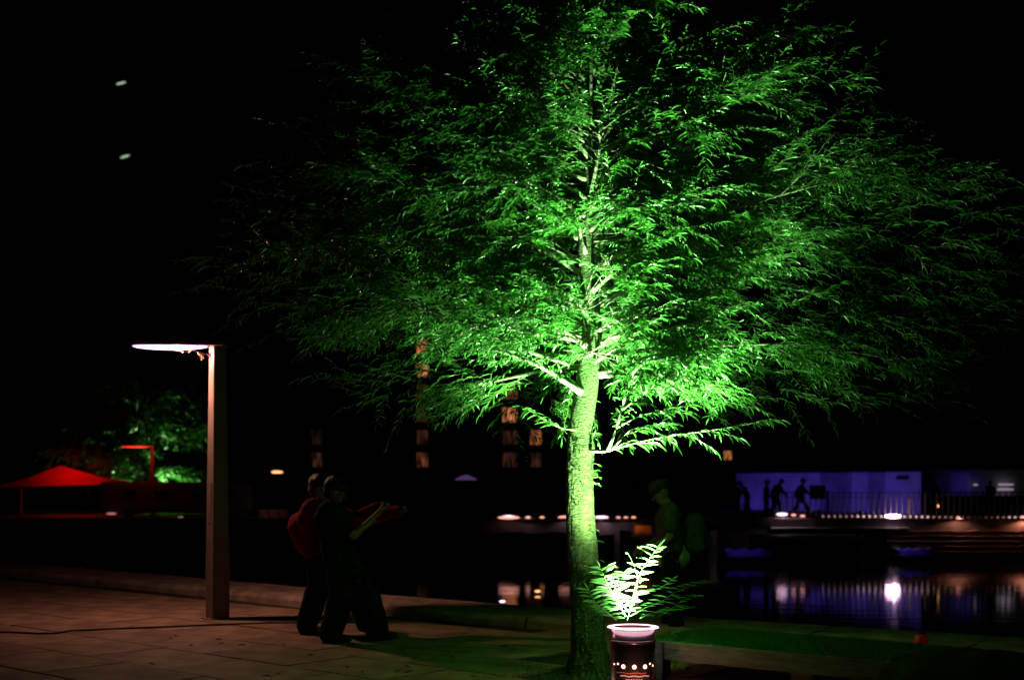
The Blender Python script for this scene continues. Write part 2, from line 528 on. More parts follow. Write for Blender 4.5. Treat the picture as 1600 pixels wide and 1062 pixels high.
if rest:
    bm = bmesh.new()
    for c in rest:
        mt = Matrix.Translation(c + Vector((0, 0, random.uniform(-.003, .002)))) @ Matrix.Rotation(ang, 4, 'Z')
        box(bm, -.595, .595, -.395, .395, -.06, 0, mtx=mt)
    tag(obj('far_paving_slab', bm, M['granite'], pave), kind='stuff')

# coping stones along the edge, each with a rounded nose
kerb = tag(bpy.data.objects.new('kerb', None), kind='structure'); C.objects.link(kerb)
s = 0.5; k = 0
while s < EDGE_LEN - 2:
    Ls = random.uniform(1.35, 1.75)
    p0, n0 = edge_pt(s + .006); p1, n1 = edge_pt(min(EDGE_LEN, s + Ls - .006))
    n0 = n1 = (n0 + n1).normalized()
    bm = bmesh.new()
    W = 1.05; H = .095 + random.uniform(-.004, .004)
    prof = [(-.03, -.18), (-.03, H - .03), (0, H), (W - .05, H), (W - .015, H - .018), (W, H - .05), (W, -.04)]
    ra = [bm.verts.new(p0 + n0 * a + Vector((0, 0, z))) for a, z in prof]
    rb = [bm.verts.new(p1 + n1 * a + Vector((0, 0, z))) for a, z in prof]
    for q in range(len(prof)):
        w = (q + 1) % len(prof)
        bm.faces.new((ra[q], ra[w], rb[w], rb[q]))
    bm.faces.new(ra); bm.faces.new(rb[::-1])
    obj('kerb_stone', bm, M['kerb'], kerb)
    s += Ls; k += 1

# a worn bed of grass and litter in the tree pit
bm = bmesh.new()
for k in range(420):
    a = random.uniform(0, 6.283); r = .26 + .48 * random.random() ** .7
    c = Vector((.67 + r * math.cos(a), 10.75 + r * math.sin(a), -.03))
    h = random.uniform(.03, .11); t = random.uniform(0, 6.283); w = .004
    u = Vector((math.cos(t), math.sin(t), 0)) * w
    bm.faces.new([bm.verts.new(c - u), bm.verts.new(c + u), bm.verts.new(c + rv(.02) + Vector((0, 0, h)))])
tag(obj('grass', bm, M['turf']), label='thin grass growing round the foot of the lit tree', kind='stuff')

# a few fallen leaves on the paving
lt_ = Foliage()
for k in range(60):
    c = Vector((random.uniform(-3.5, 2.4), random.uniform(10.2, 13.6), .006))
    if not inside(c, 1.3): continue
    lt_.add(c, Vector((random.uniform(-1, 1), random.uniform(-1, 1), 0)), Vector((0, 0, 1)) + rv(.15), random.uniform(.07, .12), .02)
tag(link('leaf_litter', leaves_mesh('leaf_litter', *lt_.arrays()), mat('fallen_leaf', (.10, .11, .03), rough=.8, vary=.4, scale=4)), label='narrow fallen leaves scattered over the paving', kind='stuff')

# cable snaking over the paving
pts = [P(-160, 990, 0), ]
def G(px, py, z=0.0):
    D = (CAM_Z - z) * FPX / (py - HORIZON)
    return Vector(((px - 800) / FPX * D, D, z))
cp = [G(-60, 986, .01), G(20, 987, .01), G(60, 989, .01), G(88, 988.5, .01), G(110, 984.5, .01), G(180, 981.5, .01), G(260, 978.5, .01), G(340, 975, .01), G(420, 972.5, .01), G(500, 972, .01), G(570, 971.5, .01)]
bm = bmesh.new(); tube(bm, cp, .011, 6)
tag(obj('cable', bm, M['plank_rust'], smooth=True), 'thin dark cable lying across the paving past the lamp post foot', 'cable')

# far bank
bm = bmesh.new()
bm.faces.new([bm.verts.new(p) for p in ((-400, 56, 0), (400, 56, 0), (400, 900, 0), (-400, 900, 0))])
tag(obj('ground', bm, M['soil']), kind='structure')
bm = bmesh.new(); box(bm, -160, 160, 56.004, 56.6, -3, -.004)
tag(obj('far_quay_wall', bm, M['stone_far']), kind='structure')
led = tag(bpy.data.objects.new('far_coping', None), kind='structure'); C.objects.link(led)
x = -29.0
cm = bmesh.new(); box(cm, -.995, .995, 55.8, 56.5, .004, .05, bev=.01)
cme = bpy.data.meshes.new('coping_stone'); cm.to_mesh(cme); cm.free(); cme.materials.append(M['stone_far'])
while x < 30:
    o = bpy.data.objects.new('coping_stone', cme); C.objects.link(o); o.location = (x, 0, 0); o.parent = led; x += 2
bm = bmesh.new(); box(bm, 11.3, 17.2, 55.35, 55.99, -.42, -.36)
tag(obj('fender_ledge', bm, M['hoarding_b']), 'narrow pale ledge along the far quay wall below the railings', 'ledge')

# landing steps lit by the quay floodlights
steps = thing('landing_steps', 'broad brown timber landing steps down to the water at the right', 'steps', (0, 0, 0))
for k in range(5):
    yy = 55.75 - k * .42; z = -.50 - k * .2
    a = bmesh.new()
    box(a, 16.1 + random.uniform(-.05, .05), 25.5, yy - .40, yy - .01, z - .07, z, bev=.012)
    obj('tread', a, M['tread'], steps)
    a = bmesh.new(); box(a, 16.15, 25.5, yy - .36, yy - .32, z - .2, z - .072)
    obj('riser', a, M['tread'], steps)

# ================================================================== MAIN TREE
TX, TY = P(922, 1045, 10.7).x, 10.7
tree = thing('willow_tree', 'tall narrow-leaved tree glowing green above an uplight at its foot', 'tree', (0, 0, 0))
tp = [(924, 1052, 66), (922, 1040, 60), (919, 1005, 53), (917, 950, 49), (913, 900, 47), (909, 840, 45), (906, 780, 42), (906, 735, 40), (908, 700, 42), (907, 680, 37),
      (911, 640, 38), (917, 600, 36), (920, 560, 33), (925, 520, 31), (922, 470, 28), (918, 420, 25), (915, 380, 23), (919, 345, 22), (924, 315, 16), (921, 260, 13),
      (926, 200, 11), (922, 130, 9), (927, 60, 7), (924, -30, 5), (926, -90, 3)]
TP = [P(a, b, 10.7) for a, b, w in tp]; TR = [w / 2 / FPX * 10.7 for a, b, w in tp]
def spline(pts, rad, per=9):
    op, orr = [], []
    for i in range(len(pts) - 1):
        p0, p1, p2, p3 = pts[max(0, i - 1)], pts[i], pts[i + 1], pts[min(len(pts) - 1, i + 2)]
        for k in range(per):
            t = k / per
            op.append(.5 * ((2 * p1) + (p2 - p0) * t + (2 * p0 - 5 * p1 + 4 * p2 - p3) * t * t + (3 * p1 - p0 - 3 * p2 + p3) * t ** 3))
            orr.append(rad[i] * (1 - t) + rad[i + 1] * t)
    op.append(pts[-1]); orr.append(rad[-1]); return op, orr
SP, SR = spline(TP, TR)
SP = [p.copy() for p in SP]
from mathutils import noise as mnoise
bm = bmesh.new(); rings = []; N = 96
for i, (p, r) in enumerate(zip(SP, SR)):
    ring = []
    for k in range(N):
        t = 2 * math.pi * k / N
        d = Vector((math.cos(t), math.sin(t), 0))
        q = p + d * r
        f = mnoise.fractal(Vector((d.x * 5.5, d.y * 5.5, q.z * 3.0)), .8, 2.2, 4)
        g = mnoise.ridged_multi_fractal(Vector((d.x * 6, d.y * 6, q.z * 12)), .7, 2.1, 4, 1.0, 2.0)
        amp = .16 if p.z < 1.95 else .05
        flare = 1 + max(0, .16 - p.z) * 1.6 * (1 + .5 * math.sin(t * 5 + 1))
        ring.append(bm.verts.new(p + d * r * flare * (1 + amp * (.35 * f + .32 * (g - .9)))))
    rings.append(ring)
for a, b in zip(rings, rings[1:]):
    for k in range(N): bm.faces.new((a[k], a[(k + 1) % N], b[(k + 1) % N], b[k]))
bm.faces.new(rings[-1][::-1])
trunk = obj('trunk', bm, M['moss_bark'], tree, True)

def trunk_at(z):
    for p, r, q in zip(SP, SR, SP[1:]):
        if p.z <= z <= q.z: return p.lerp(q, (z - p.z) / max(1e-6, q.z - p.z)), r
    return SP[-1], SR[-1]

def crown_out(b, lim=1.0):
    dx, dy, dz = b[0] - .68, b[1] - 10.95, b[2] - 3.9
    e = (dx / (float(np.interp(b[2], [3.6, 5.0, 6.2], [2.95, 2.25, 1.6])) if dx < 0 else float(np.interp(b[2], [3.4, 4.4, 5.2, 6.2], [3.75, 2.8, 2.2, 1.6])))) ** 2 + (dy / (float(np.interp(b[2], [2.3, 3.0, 4.5, 6.0], [.5, .65, 1.2, 1.4])) if dy < 0 else 2.6)) ** 2 + (dz / (2.85 if dz > 0 else 2.0)) ** 2
    if dz < 0 and dx > 1.2: e -= .25
    return e > lim
def corridor(q):
    # the gap over the uplight through which its beam reaches the stem
    t = (q[2] - .46) / (4.0 - .46)
    if not 0 < t < .97: return False
    cx, cy = .93 + t * (.66 - .93), 9.85 + t * (10.7 - 9.85)
    return math.hypot(q[0] - cx, q[1] - cy) < .19 and random.random() < .9
def crown_env(b):
    dx, dy, dz = b[0] - .68, b[1] - 10.95, b[2] - 3.9
    e = (dx / (float(np.interp(b[2], [3.6, 5.0, 6.2], [2.95, 2.25, 1.6])) if dx < 0 else float(np.interp(b[2], [3.4, 4.4, 5.2, 6.2], [3.75, 2.8, 2.2, 1.6])))) ** 2 + (dy / (float(np.interp(b[2], [2.3, 3.0, 4.5, 6.0], [.5, .65, 1.2, 1.4])) if dy < 0 else 2.6)) ** 2 + (dz / (2.85 if dz > 0 else 2.0)) ** 2
    if dz < 0 and dx > 1.2: e -= .25
    return e > 1.12 + .35 * mnoise.noise(Vector(b) * 1.3) + random.uniform(-.15, .15)
fol = Foliage(); fol.env = crown_env; twigs = bmesh.new()
LEAF = (.086, .015, .023)
def itp(x, xs, ys): return float(np.interp(x, xs, ys))
nl = 58
for i in range(nl):
    h = 2.45 + (6.0 - 2.45) * (i / (nl - 1)) ** .95
    az = i * 2.39996 + random.uniform(-.25, .25)
    L = itp(h, [2.3, 3.0, 4.0, 5.0, 6.0], [2.6, 2.85, 2.75, 2.2, 1.2]) * random.uniform(.85, 1.12)
    dx = math.cos(az)
    L *= 1 + .10 * dx
    if math.sin(az) < 0: L *= 1 + itp(h, [2.3, 4.5, 6], [.75, .5, .3]) * math.sin(az)
    el = itp(h, [2.3, 2.8, 3.4, 4.2, 5.2, 6], [6, 14, 24, 34, 46, 62]) + random.uniform(-12, 12)
    p, r = trunk_at(h)
    d = Vector((math.cos(az) * math.cos(R(el)), math.sin(az) * math.cos(R(el)), math.sin(R(el))))
    grow_limb(tree, p + d * r * .5, d, L, itp(h, [2.3, 4, 6], [.03, .022, .012]), fol, twigs, 14,
              .38, LEAF, itp(h, [2.3, 6], [.22, .12]), sec_len=.95, first=.18 if math.sin(az) > -.3 else .42, ntw=int(itp(h, [2.3, 3.2, 4.2, 6], [8, 9, 13, 14])))
# far low spread to the right and left, seen in the photograph against the dark
for (az, L, el, h) in ((-8, 3.3, 10, 2.45), (12, 3.3, 9, 2.6), (172, 2.5, 16, 2.5), (188, 2.6, 10, 2.75), (-35, 2.6, 20, 2.7), (160, 3.3, 20, 3.4), (200, 3.1, 24, 3.9), (176, 3.2, 30, 4.1), (20, 3.1, 22, 3.6), (-20, 2.9, 34, 4.2)):
    p, r = trunk_at(h); a = R(az); e = R(el)
    grow_limb(tree, p, Vector((math.cos(a) * math.cos(e), math.sin(a) * math.cos(e), math.sin(e))), L, .022, fol, twigs, 13, .3, LEAF, .3, sec_len=.8, first=.3)

# short leafy shoots all along the stem inside the crown
for k in range(46):
    h = random.uniform(2.75, 5.6); az = random.uniform(-.4, 3.54); p, r = trunk_at(h)
    grow_limb(tree, p, Vector((math.cos(az), math.sin(az), random.uniform(.0, .6))), random.uniform(.5, 1.2), .009, fol, twigs, 5, .2, LEAF, .2, sec_len=.6, ntw=6)
for k in range(22):
    h = random.uniform(2.5, 5.6); az = k * 2.39996
    if math.sin(az) < -.25 and h > 2.8: continue
    p, r = trunk_at(h)
    grow_limb(tree, p, Vector((math.cos(az), math.sin(az), random.uniform(.0, .35))), random.uniform(.6, 1.5) * (1 + .5 * min(0, math.sin(az))), .010, fol, twigs, 6, .25, LEAF, .2, sec_len=.55, ntw=7)
# loose twigs through the whole crown, so that it reads as an airy haze rather than tiers
wispy = 0
while wispy < 2600:
    q = V(random.uniform(-2.8, 4.6), random.uniform(9.6, 13.4), random.uniform(2.25, 7.0))
    if crown_env(q) or corridor(q) or (abs(q.x - .68) < .16 and q.y < 10.7 and q.z < 4.3): continue
    out = V(q.x - .68, (q.y - 10.7) * .8, (q.z - 3.2) * .25).normalized()
    wp = bend(q, out + rv(.55), random.uniform(.2, .5), 3, .12, .15)
    tube(twigs, wp, [.0026, .002, .0016, .001], 3, cap=False)
    twig_leaves(fol, wp, LEAF[2] * 1.1, LEAF[0] * random.uniform(.8, 1.3), LEAF[1], .15, .7); wispy += 1
fol.env = None
# hand placed limbs that read clearly against the dark
def limb(pxs, D0, D1, r0, nsp, leaf=LEAF, droop=.5, r1=.004, side=.35, sec=.5):
    n = len(pxs)
    pts = [P(a, b, D0 + (D1 - D0) * i / (n - 1)) for i, (a, b) in enumerate(pxs)]
    sp, sr = spline(pts, [r0 + (r1 - r0) * i / (n - 1) for i in range(n)], 4)
    sr = [q_ * (1 + .4 * max(0, 1 - i / 3)) * (1 + .08 * math.sin(i * 1.7)) for i, q_ in enumerate(sr)]
    b_ = bmesh.new(); tube(b_, sp, sr, 8)
    for k in range(nsp):
        t = .22 + .78 * (k + random.random() * .6) / nsp
        q, qd = at_t(sp, min(.999, t))
        wd_ = qd * 1.0 + Vector((random.uniform(-.5, .5), random.uniform(-.8, .8), random.uniform(-.5, .5))) * side * 2
        wp = bend(q, wd_, sec * random.uniform(.5, 1.1), 4, droop * .6, .1)
        tube(b_, wp, [.004, .003, .0025, .002, .0015], 4)
        twig_leaves(fol, wp, leaf[2], leaf[0], leaf[1], droop)
    twig_leaves(fol, sp[len(sp) // 3:], leaf[2], leaf[0], leaf[1], droop)
    return obj('branch', b_, M['limb'], tree, True)
limb([(908, 612), (882, 596), (850, 575), (815, 560), (770, 545)], 10.62, 10.2, .026, 7, r1=.010)
limb([(915, 540), (880, 515), (850, 505), (800, 470)], 10.62, 10.2, .022, 6, r1=.008)
limb([(930, 565), (960, 545), (990, 528), (1040, 515), (1110, 500)], 10.62, 10.1, .014, 8, r1=.006)
limb([(928, 520), (960, 500), (1010, 492), (1080, 470)], 10.62, 10.1, .013, 8, r1=.006)
limb([(922, 500), (900, 470), (860, 450)], 10.62, 10.2, .013, 5, r1=.006)
limb([(924, 330), (932, 318), (938, 295), (950, 255)], 10.65, 10.5, .026, 4, r1=.008)
BIG = (.115, .022, .030)
limb([(922, 704), (945, 705), (968, 699), (1000, 690), (1050, 680), (1110, 672), (1170, 662), (1200, 655)], 10.6, 10.0, .011, 5, BIG, .6, r1=.002, sec=.3)
limb([(950, 704), (962, 672), (974, 630), (986, 595), (990, 570)], 10.58, 10.35, .0125, 6, BIG, .4, r1=.005, sec=.4)
limb([(985, 585), (1010, 566), (1050, 560), (1090, 562)], 10.35, 10.1, .008, 4, BIG, .5, r1=.003, sec=.35)
limb([(972, 640), (1010, 612), (1040, 590), (1075, 590)], 10.4, 10.2, .007, 4, BIG, .5, r1=.003, sec=.35)
limb([(964, 668), (1000, 650), (1040, 640), (1080, 632)], 10.45, 10.1, .007, 5, BIG, .5, r1=.002, sec=.3)
limb([(958, 700), (985, 672), (1010, 668), (1030, 662)], 10.5, 10.2, .006, 4, BIG, .4, r1=.002, sec=.3)
limb([(900, 672), (875, 668), (850, 655), (832, 640)], 10.6, 10.4, .005, 2, BIG, .4, r1=.002, sec=.22)
# epicormic tufts on the trunk below the first branch
for k in range(34):
    z = random.uniform(1.5, 1.95) if k < 24 else random.uniform(.75, 1.5)
    p, r = trunk_at(z); a = random.uniform(-2.6, .3)
    d = Vector((math.cos(a), math.sin(a), .3))
    wp = bend(p + d * r * .9, d, random.uniform(.03, .07), 2, .5, .2)
    tube(twigs, wp, .0018, 3, cap=False)
    twig_leaves(fol, wp, .02, .035, .009, .3, .8)

b, d, n, l, w = fol.arrays()
print("LEAVES", len(b))
# the 300 leaves that show largest: nearest to the camera and inside the frame
d2 = b[:, 1].copy()
px = b[:, 0] / b[:, 1] * FPX + 800; py = HORIZON - (b[:, 2] - CAM_Z) / b[:, 1] * FPX
okk = (px > 0) & (px < 1600) & (py > 0)
score = np.where(okk, l / d2, 0)
idx = np.argsort(-score)[:300]
mask = np.ones(len(b), bool); mask[idx] = False
fo = link('foliage', leaves_mesh('foliage', b[mask], d[mask], n[mask], l[mask], w[mask]), M['leaf'], tree)
tag(fo, kind='stuff')
lm = single_leaf_mesh(); lm.materials.append(M['leaf'])
dd, ss, nn = leaf_frames(b, d, n)
for i in idx:
    o = bpy.data.objects.new('leaf', lm); C.objects.link(o); o.parent = tree
    m4 = Matrix.Identity(4)
    for r_ in range(3):
        m4[r_][0] = dd[i][r_] * l[i]; m4[r_][1] = ss[i][r_] * w[i]; m4[r_][2] = nn[i][r_] * l[i] * .8; m4[r_][3] = b[i][r_]
    o.matrix_basis = m4
tag(obj('twigs', twigs, M['twig'], tree), kind='stuff')

# ================================================================== UPLIGHT DRUM
UX, UY = P(989, 0, 9.85).x, 9.85
drum = thing('uplight_drum', 'polished steel uplight drum glowing at its rim beside the tree foot', 'uplight', (UX, UY, 0))
bm = bmesh.new()
lathe(bm, [(.10, .0), (.205, .0), (.205, .02), (.175, .035), (.172, .33), (.166, .34), (.166, .43), (.158, .43), (.158, .05), (.0001, .05)], 64)
obj('casing', bm, M['steel'], drum, True)
bm = bmesh.new()
lathe(bm, [(.150, .449), (.180, .444), (.198, .446), (.194, .451), (.155, .454)], 64)
obj('rim', bm, M['green_lens'], drum, True)  # reflected brightness of the rim painted as its own glow
bm = bmesh.new(); lathe(bm, [(.0001, .405), (.08, .40), (.15, .382)], 32)
obj('lens', bm, M['green_lens'], drum, True)
for a in (-150, -136, -120, -92, -64, -48, -36):
    bm = bmesh.new()
    c = Vector((.1725 * math.cos(R(a)), .1725 * math.sin(R(a)), .165 + (.0 if a in (-120, -92, -64) else random.uniform(-.004, .03))))
    o_ = Vector((math.cos(R(a)), math.sin(R(a)), 0)); u_ = Vector((-o_.y, o_.x, 0))
    rr = .016 if a in (-120, -92, -64) else .007
    bm.faces.new([bm.verts.new(c + o_ * .003 + u_ * rr * math.cos(t) + Vector((0, 0, rr * math.sin(t)))) for t in [k * math.pi / 8 for k in range(16)]])
    obj('port', bm, M['pink_hole'], drum)  # pink reflections on the steel, painted as glowing discs
bm = bmesh.new(); lathe(bm, [(.212, .021), (.215, .034), (.18, .04)], 48)
obj('base_ring', bm, M['steel'], drum, True)
for z_, a0_, a1_, m_ in ((.095, -128, -52, 'pink_slot'), (.062, -112, -72, 'pink_hole'), (.118, -140, -60, 'orange_slot')):
    bm = bmesh.new(); tube(bm, [V(.176 * math.cos(R(a)), .176 * math.sin(R(a)), z_ + .003 * math.sin(a)) for a in np.linspace(a0_, a1_, 16)], .0035, 5); obj('slot', bm, M[m_], drum, True)  # glowing arcs painted for the reflections low on the casing
bm = bmesh.new(); lathe(bm, [(.173, .335), (.179, .338), (.179, .352), (.173, .355)], 48); obj('band', bm, M['steel'], drum, True)
light('SPOT', 'uplight_beam', (UX, UY - .02, .46), 8700, GREEN, drum, radius=.05, target=(TX + .12, TY + .05, 2.9), angle=70, blend=1.0)
light('SPOT', 'uplight_wide', (UX, UY + .02, .46), 560, GREEN, drum, radius=.05, target=(UX + .0, UY + .55, 3.0), angle=113, blend=1.0)
light('POINT', 'uplight_spill', (UX, UY, .49), .35, (.3, 1, .3), drum, radius=.06)
light('POINT', 'drum_glow', (UX, UY - .30, .07), 1.8, (1, .35, .22), drum, radius=.03)

# shoots rising from behind the drum
sh = thing('willow_shoots', 'spray of long-leaved shoots bleached white above the steel drum', 'shrub', (UX, UY + .15, 0))
fs = Foliage(); bs = []
def shoot(pxs, D0, D1, leafs, ln, wd):
    n_ = len(pxs); pts = [P(a, b_, D0 + (D1 - D0) * i / (n_ - 1)) for i, (a, b_) in enumerate(pxs)]
    sp, sr = spline(pts, [.0042 - .003 * i / (n_ - 1) for i in range(n_)], 4)
    off = sh.location
    sp = [q - off for q in sp]
    b_ = bmesh.new(); tube(b_, sp, sr, 6); obj('stem', b_, M['sprig_leaf'], sh, True)
    side = 1
    for k in range(leafs):
        t = .12 + .88 * k / (leafs - 1)
        q, qd = at_t(sp, min(.999, t))
        lat = Vector((1, 0, 0)) * side
        d_ = lat * random.uniform(.8, 1.1) + qd * random.uniform(.1, .5) + Vector((0, random.uniform(-.5, .5), random.uniform(-.12, .15)))
        nn_ = Vector((random.uniform(-.2, .2), -.75, .8)) + rv(.3)
        fs.add(q, d_, nn_, ln * random.uniform(.7, 1.2), wd * random.uniform(.7, 1.2)); side = -side
    fs.add(sp[-1], sp[-1] - sp[-2], Vector((0, -.7, .8)), ln * .8, wd * .7)
shoot([(980, 968), (988, 940), (995, 910), (1003, 890), (1015, 872), (1028, 855)], 9.98, 9.85, 24, .115, .026)
shoot([(983, 956), (965, 935), (952, 918), (944, 900), (938, 887)], 9.98, 9.8, 24, .125, .028)
shoot([(963, 968), (948, 955), (932, 942), (920, 922)], 9.98, 9.8, 20, .12, .028)
shoot([(984, 962), (1010, 948), (1035, 938), (1060, 922), (1085, 912), (1112, 908)], 9.98, 10.3, 24, .10, .015)
shoot([(1030, 962), (1050, 950), (1070, 935), (1090, 930)], 10.1, 10.4, 14, .09, .013)
shoot([(985, 945), (1000, 925), (1030, 918), (1050, 905)], 9.98, 10.2, 14, .09, .014)
shoot([(1000, 910), (990, 882), (982, 865)], 9.88, 9.88, 2, .04, .008)
shoot([(978, 962), (968, 945), (960, 925), (966, 905), (975, 895)], 9.9, 9.75, 18, .11, .026)
shoot([(1000, 965), (1025, 955), (1055, 952), (1080, 948)], 9.98, 10.2, 14, .09, .012)
b2, d2_, n2, l2_, w2 = fs.arrays()
dd, ss, nn = leaf_frames(b2, d2_, n2)
lm2 = single_leaf_mesh(); lm2.materials.append(M['sprig_leaf'])
for i in range(len(b2)):
    o = bpy.data.objects.new('leaf', lm2); C.objects.link(o); o.parent = sh
    m4 = Matrix.Identity(4)
    for r_ in range(3):
        m4[r_][0] = dd[i][r_] * l2_[i]; m4[r_][1] = ss[i][r_] * w2[i]; m4[r_][2] = nn[i][r_] * l2_[i] * .6; m4[r_][3] = b2[i][r_]
    o.matrix_basis = m4

# ================================================================== TURF DECK
dk_a = math.atan2(-.63, .77)
deck = thing('turf_deck', 'low grey deck topped with artificial turf, green in the uplight', 'platform', (1.06, 10.35, 0), dk_a)
DL, DW, DH = 2.3, 1.05, .30
boxo('turf_mat', (0.0, DL, 0.0, DW, DH - .02, DH), M['turf_base'], deck, .004)
boxo('fascia_board', (-.03, DL + .03, -.035, -.003, DH - .15, DH - .005), M['deck'], deck, .004)
boxo('fascia_board', (-.035, -.003, -.003, DW, DH - .15, DH - .005), M['deck'], deck, .004)
boxo('fascia_board', (DL + .003, DL + .035, -.003, DW, DH - .15, DH - .005), M['deck'], deck, .004)
for lx in (.0, 1.3, DL - .2):
    boxo('leg', (lx, lx + .18, .01, .13, -.0, DH - .022), M['deck'], deck, .004)
    boxo('leg', (lx, lx + .18, DW - .13, DW - .01, -.0, DH - .022), M['deck'], deck, .004)
boxo('end_panel', (-.03, .22, -.06, -.037, 0, DH - .01), M['deck'], deck, .003)
bm = bmesh.new()
for k in range(26000):
    c = Vector((random.uniform(.01, DL - .01), random.uniform(.01, DW - .01), DH)); h = random.uniform(.010, .026)
    t = random.uniform(0, 3.14); u = Vector((math.cos(t), math.sin(t), 0)) * .0022
    bm.faces.new([bm.verts.new(c - u), bm.verts.new(c + u), bm.verts.new(c + Vector((random.uniform(-.01, .01), random.uniform(-.01, .01), h)))])
tag(obj('turf_blades', bm, M['turf'], deck), kind='stuff')

# bean bag at the right corner
bb = thing('bean_bag', 'dark olive bean bag slumped against the right end of the turf deck', 'bean bag', (3.32, 9.0, 0))
bm = bmesh.new(); bmesh.ops.create_uvsphere(bm, u_segments=64, v_segments=32, radius=1)
for v in bm.verts:
    c = v.co; f = mnoise.fractal(c * 2.2, .9, 2, 4)
    r = 1 + .05 * f + .03 * math.sin(math.atan2(c.y, c.x) * 7 + c.z * 3)
    z = c.z * r
    v.co = Vector((c.x * r * .72, c.y * r * .6, max(0, .17 + z * (.21 if z > 0 else .2) - .03 * c.x)))
obj('cushion', bm, M['canvas'], bb, True)
bm = bmesh.new(); tube(bm, [Vector((.72 * .99 * math.cos(t), .6 * .99 * math.sin(t), .185 + .01 * math.sin(5 * t))) for t in [k * .1309 for k in range(49)]], .007, 5)
obj('piping', bm, M['black'], bb, True)

# red tealight lantern behind it
q = P(1438, 1003, 11.3)
lt = thing('red_lantern', 'small dim red lantern standing on the coping behind the bean bag', 'lantern', (q.x, q.y, .095))
bm = bmesh.new(); lathe(bm, [(.03, 0), (.055, .01), (.06, .06), (.05, .12), (.035, .13)], 20); obj('glass', bm, M['red_glow'], lt, True)
bm = bmesh.new(); lathe(bm, [(.0001, .16), (.02, .155), (.04, .132), (.036, .128)], 20); obj('lid', bm, M['dark_metal'], lt, True)

# ================================================================== LAMP POSTS
def lamp_post(name, label, loc, rz, sc, glow_m, arm=1.0, pole_m='pole', turn=0.0):
    t = thing(name, label, 'lamp post', loc, rz, 'slim lamp posts with a flat head')
    t.scale = (sc, sc, sc)
    bm = bmesh.new(); secs = []
    for z, s_ in ((0, .104), (.5, .102), (3.12, .074)):
        secs.append([bm.verts.new((x * s_, y * s_, z)) for x, y in ((-1, -1), (1, -1), (1, 1), (-1, 1))])
    for a, b_ in zip(secs, secs[1:]):
        for k in range(4): bm.faces.new((a[k], a[(k + 1) % 4], b_[(k + 1) % 4], b_[k]))
    bm.faces.new(secs[-1]); bm.faces.new(secs[0][::-1])
    bmesh.ops.bevel(bm, geom=[e for e in bm.edges if abs(e.verts[0].co.z - e.verts[1].co.z) > .2], offset=.012, segments=2, affect='EDGES')
    obj('pole', bm, M[pole_m], t)
    boxo('base_plate', (-.145, .145, -.145, .145, 0, .012), M[pole_m], t, .004)
    bm = bmesh.new(); box(bm, -.0985, -.0925, -.05, .05, 1.1, 1.56, bev=.002)
    d_ = obj('access_door', bm, M[pole_m], t)
    # head: a long thin blade with rounded end
    bm = bmesh.new(); L = arm
    out = []
    for k in range(13):
        a = math.pi / 2 + math.pi * k / 12
        out.append((-L + .17 + .17 * math.cos(a), .17 * math.sin(a)))
    out = [(.085, .15)] + out + [(.085, -.15)]
    lo = [bm.verts.new((x, y, 3.122)) for x, y in out]; hi = [bm.verts.new((x, y, 3.165)) for x, y in out]
    bm.faces.new(hi); bm.faces.new(lo[::-1])
    for k in range(len(out)): bm.faces.new((lo[k], lo[(k + 1) % len(out)], hi[(k + 1) % len(out)], hi[k]))
    hh = obj('head', bm, M[pole_m], t); hh.rotation_euler = (0, 0, turn)
    bm = bmesh.new()
    bmesh.ops.create_uvsphere(bm, u_segments=32, v_segments=12, radius=1)
    for v in bm.verts:
        v.co = Vector((-.11 - (L - .13) / 2 + v.co.x * (L - .13) / 2, v.co.y * .13, 3.120 + min(0, v.co.z) * .042))
    hh = obj('diffuser', bm, M[glow_m], t, True); hh.rotation_euler = (0, 0, turn)
    return t
LP = G(340, 966)
lamp = lamp_post('lamp_post', 'near tapered lamp post whose flat head shines violet white', (LP.x, LP.y, 0), R(37), 1.0, 'lamp_white', arm=.98, turn=R(-33))
bpy.context.view_layer.update()
hd = lamp.matrix_world @ (Matrix.Rotation(R(-33), 4, 'Z') @ Vector((-.50, 0, 3.02)))
light('POINT', 'lamp_light', hd + Vector((.05, .04, .02)), 75, (1.0, .50, .32), lamp, radius=.03)
light('SPOT', 'lamp_pool', hd + Vector((0, 0, -.03)), 88, (1.0, .46, .22), lamp, radius=.04, target=hd + Vector((.5, .15, -3)), angle=134, blend=1)
# a dry leafy wisp caught under the head
ws = thing('dry_wisp', 'wisp of dry orange leaves caught under the near lamp head', 'dry leaves', hd + Vector((0, 0, .08)))
bm = bmesh.new(); wpts = [Vector((-.02, 0, -.02)), Vector((.1, -.02, -.05)), Vector((.22, 0, -.03)), Vector((.36, .02, -.07)), Vector((.44, .02, -.09))]
tube(bm, wpts, .002, 4); obj('stalk', bm, M['dry'], ws)
lm3 = single_leaf_mesh(); lm3.materials.append(M['dry'])
for k in range(9):
    o = bpy.data.objects.new('leaf', lm3); C.objects.link(o); o.parent = ws
    q, _ = at_t(wpts, random.random() * .99)
    o.location = q + rv(.015); o.rotation_euler = (random.uniform(0, 6), random.uniform(0, 6), random.uniform(0, 6)); s_ = random.uniform(.05, .09); o.scale = (s_, s_ * .4, s_)

q = P(238, 755, 58)
far_lamp = lamp_post('lamp_post', 'far red-lit lamp post beside the small green tree', (q.x, q.y, 0), R(10), 1.03, 'lamp_red', arm=1.35, pole_m='pole')
light('POINT', 'far_lamp_light', (q.x - .5, q.y - .7, 2.9), 26, (1, .03, .015), far_lamp, radius=.1)

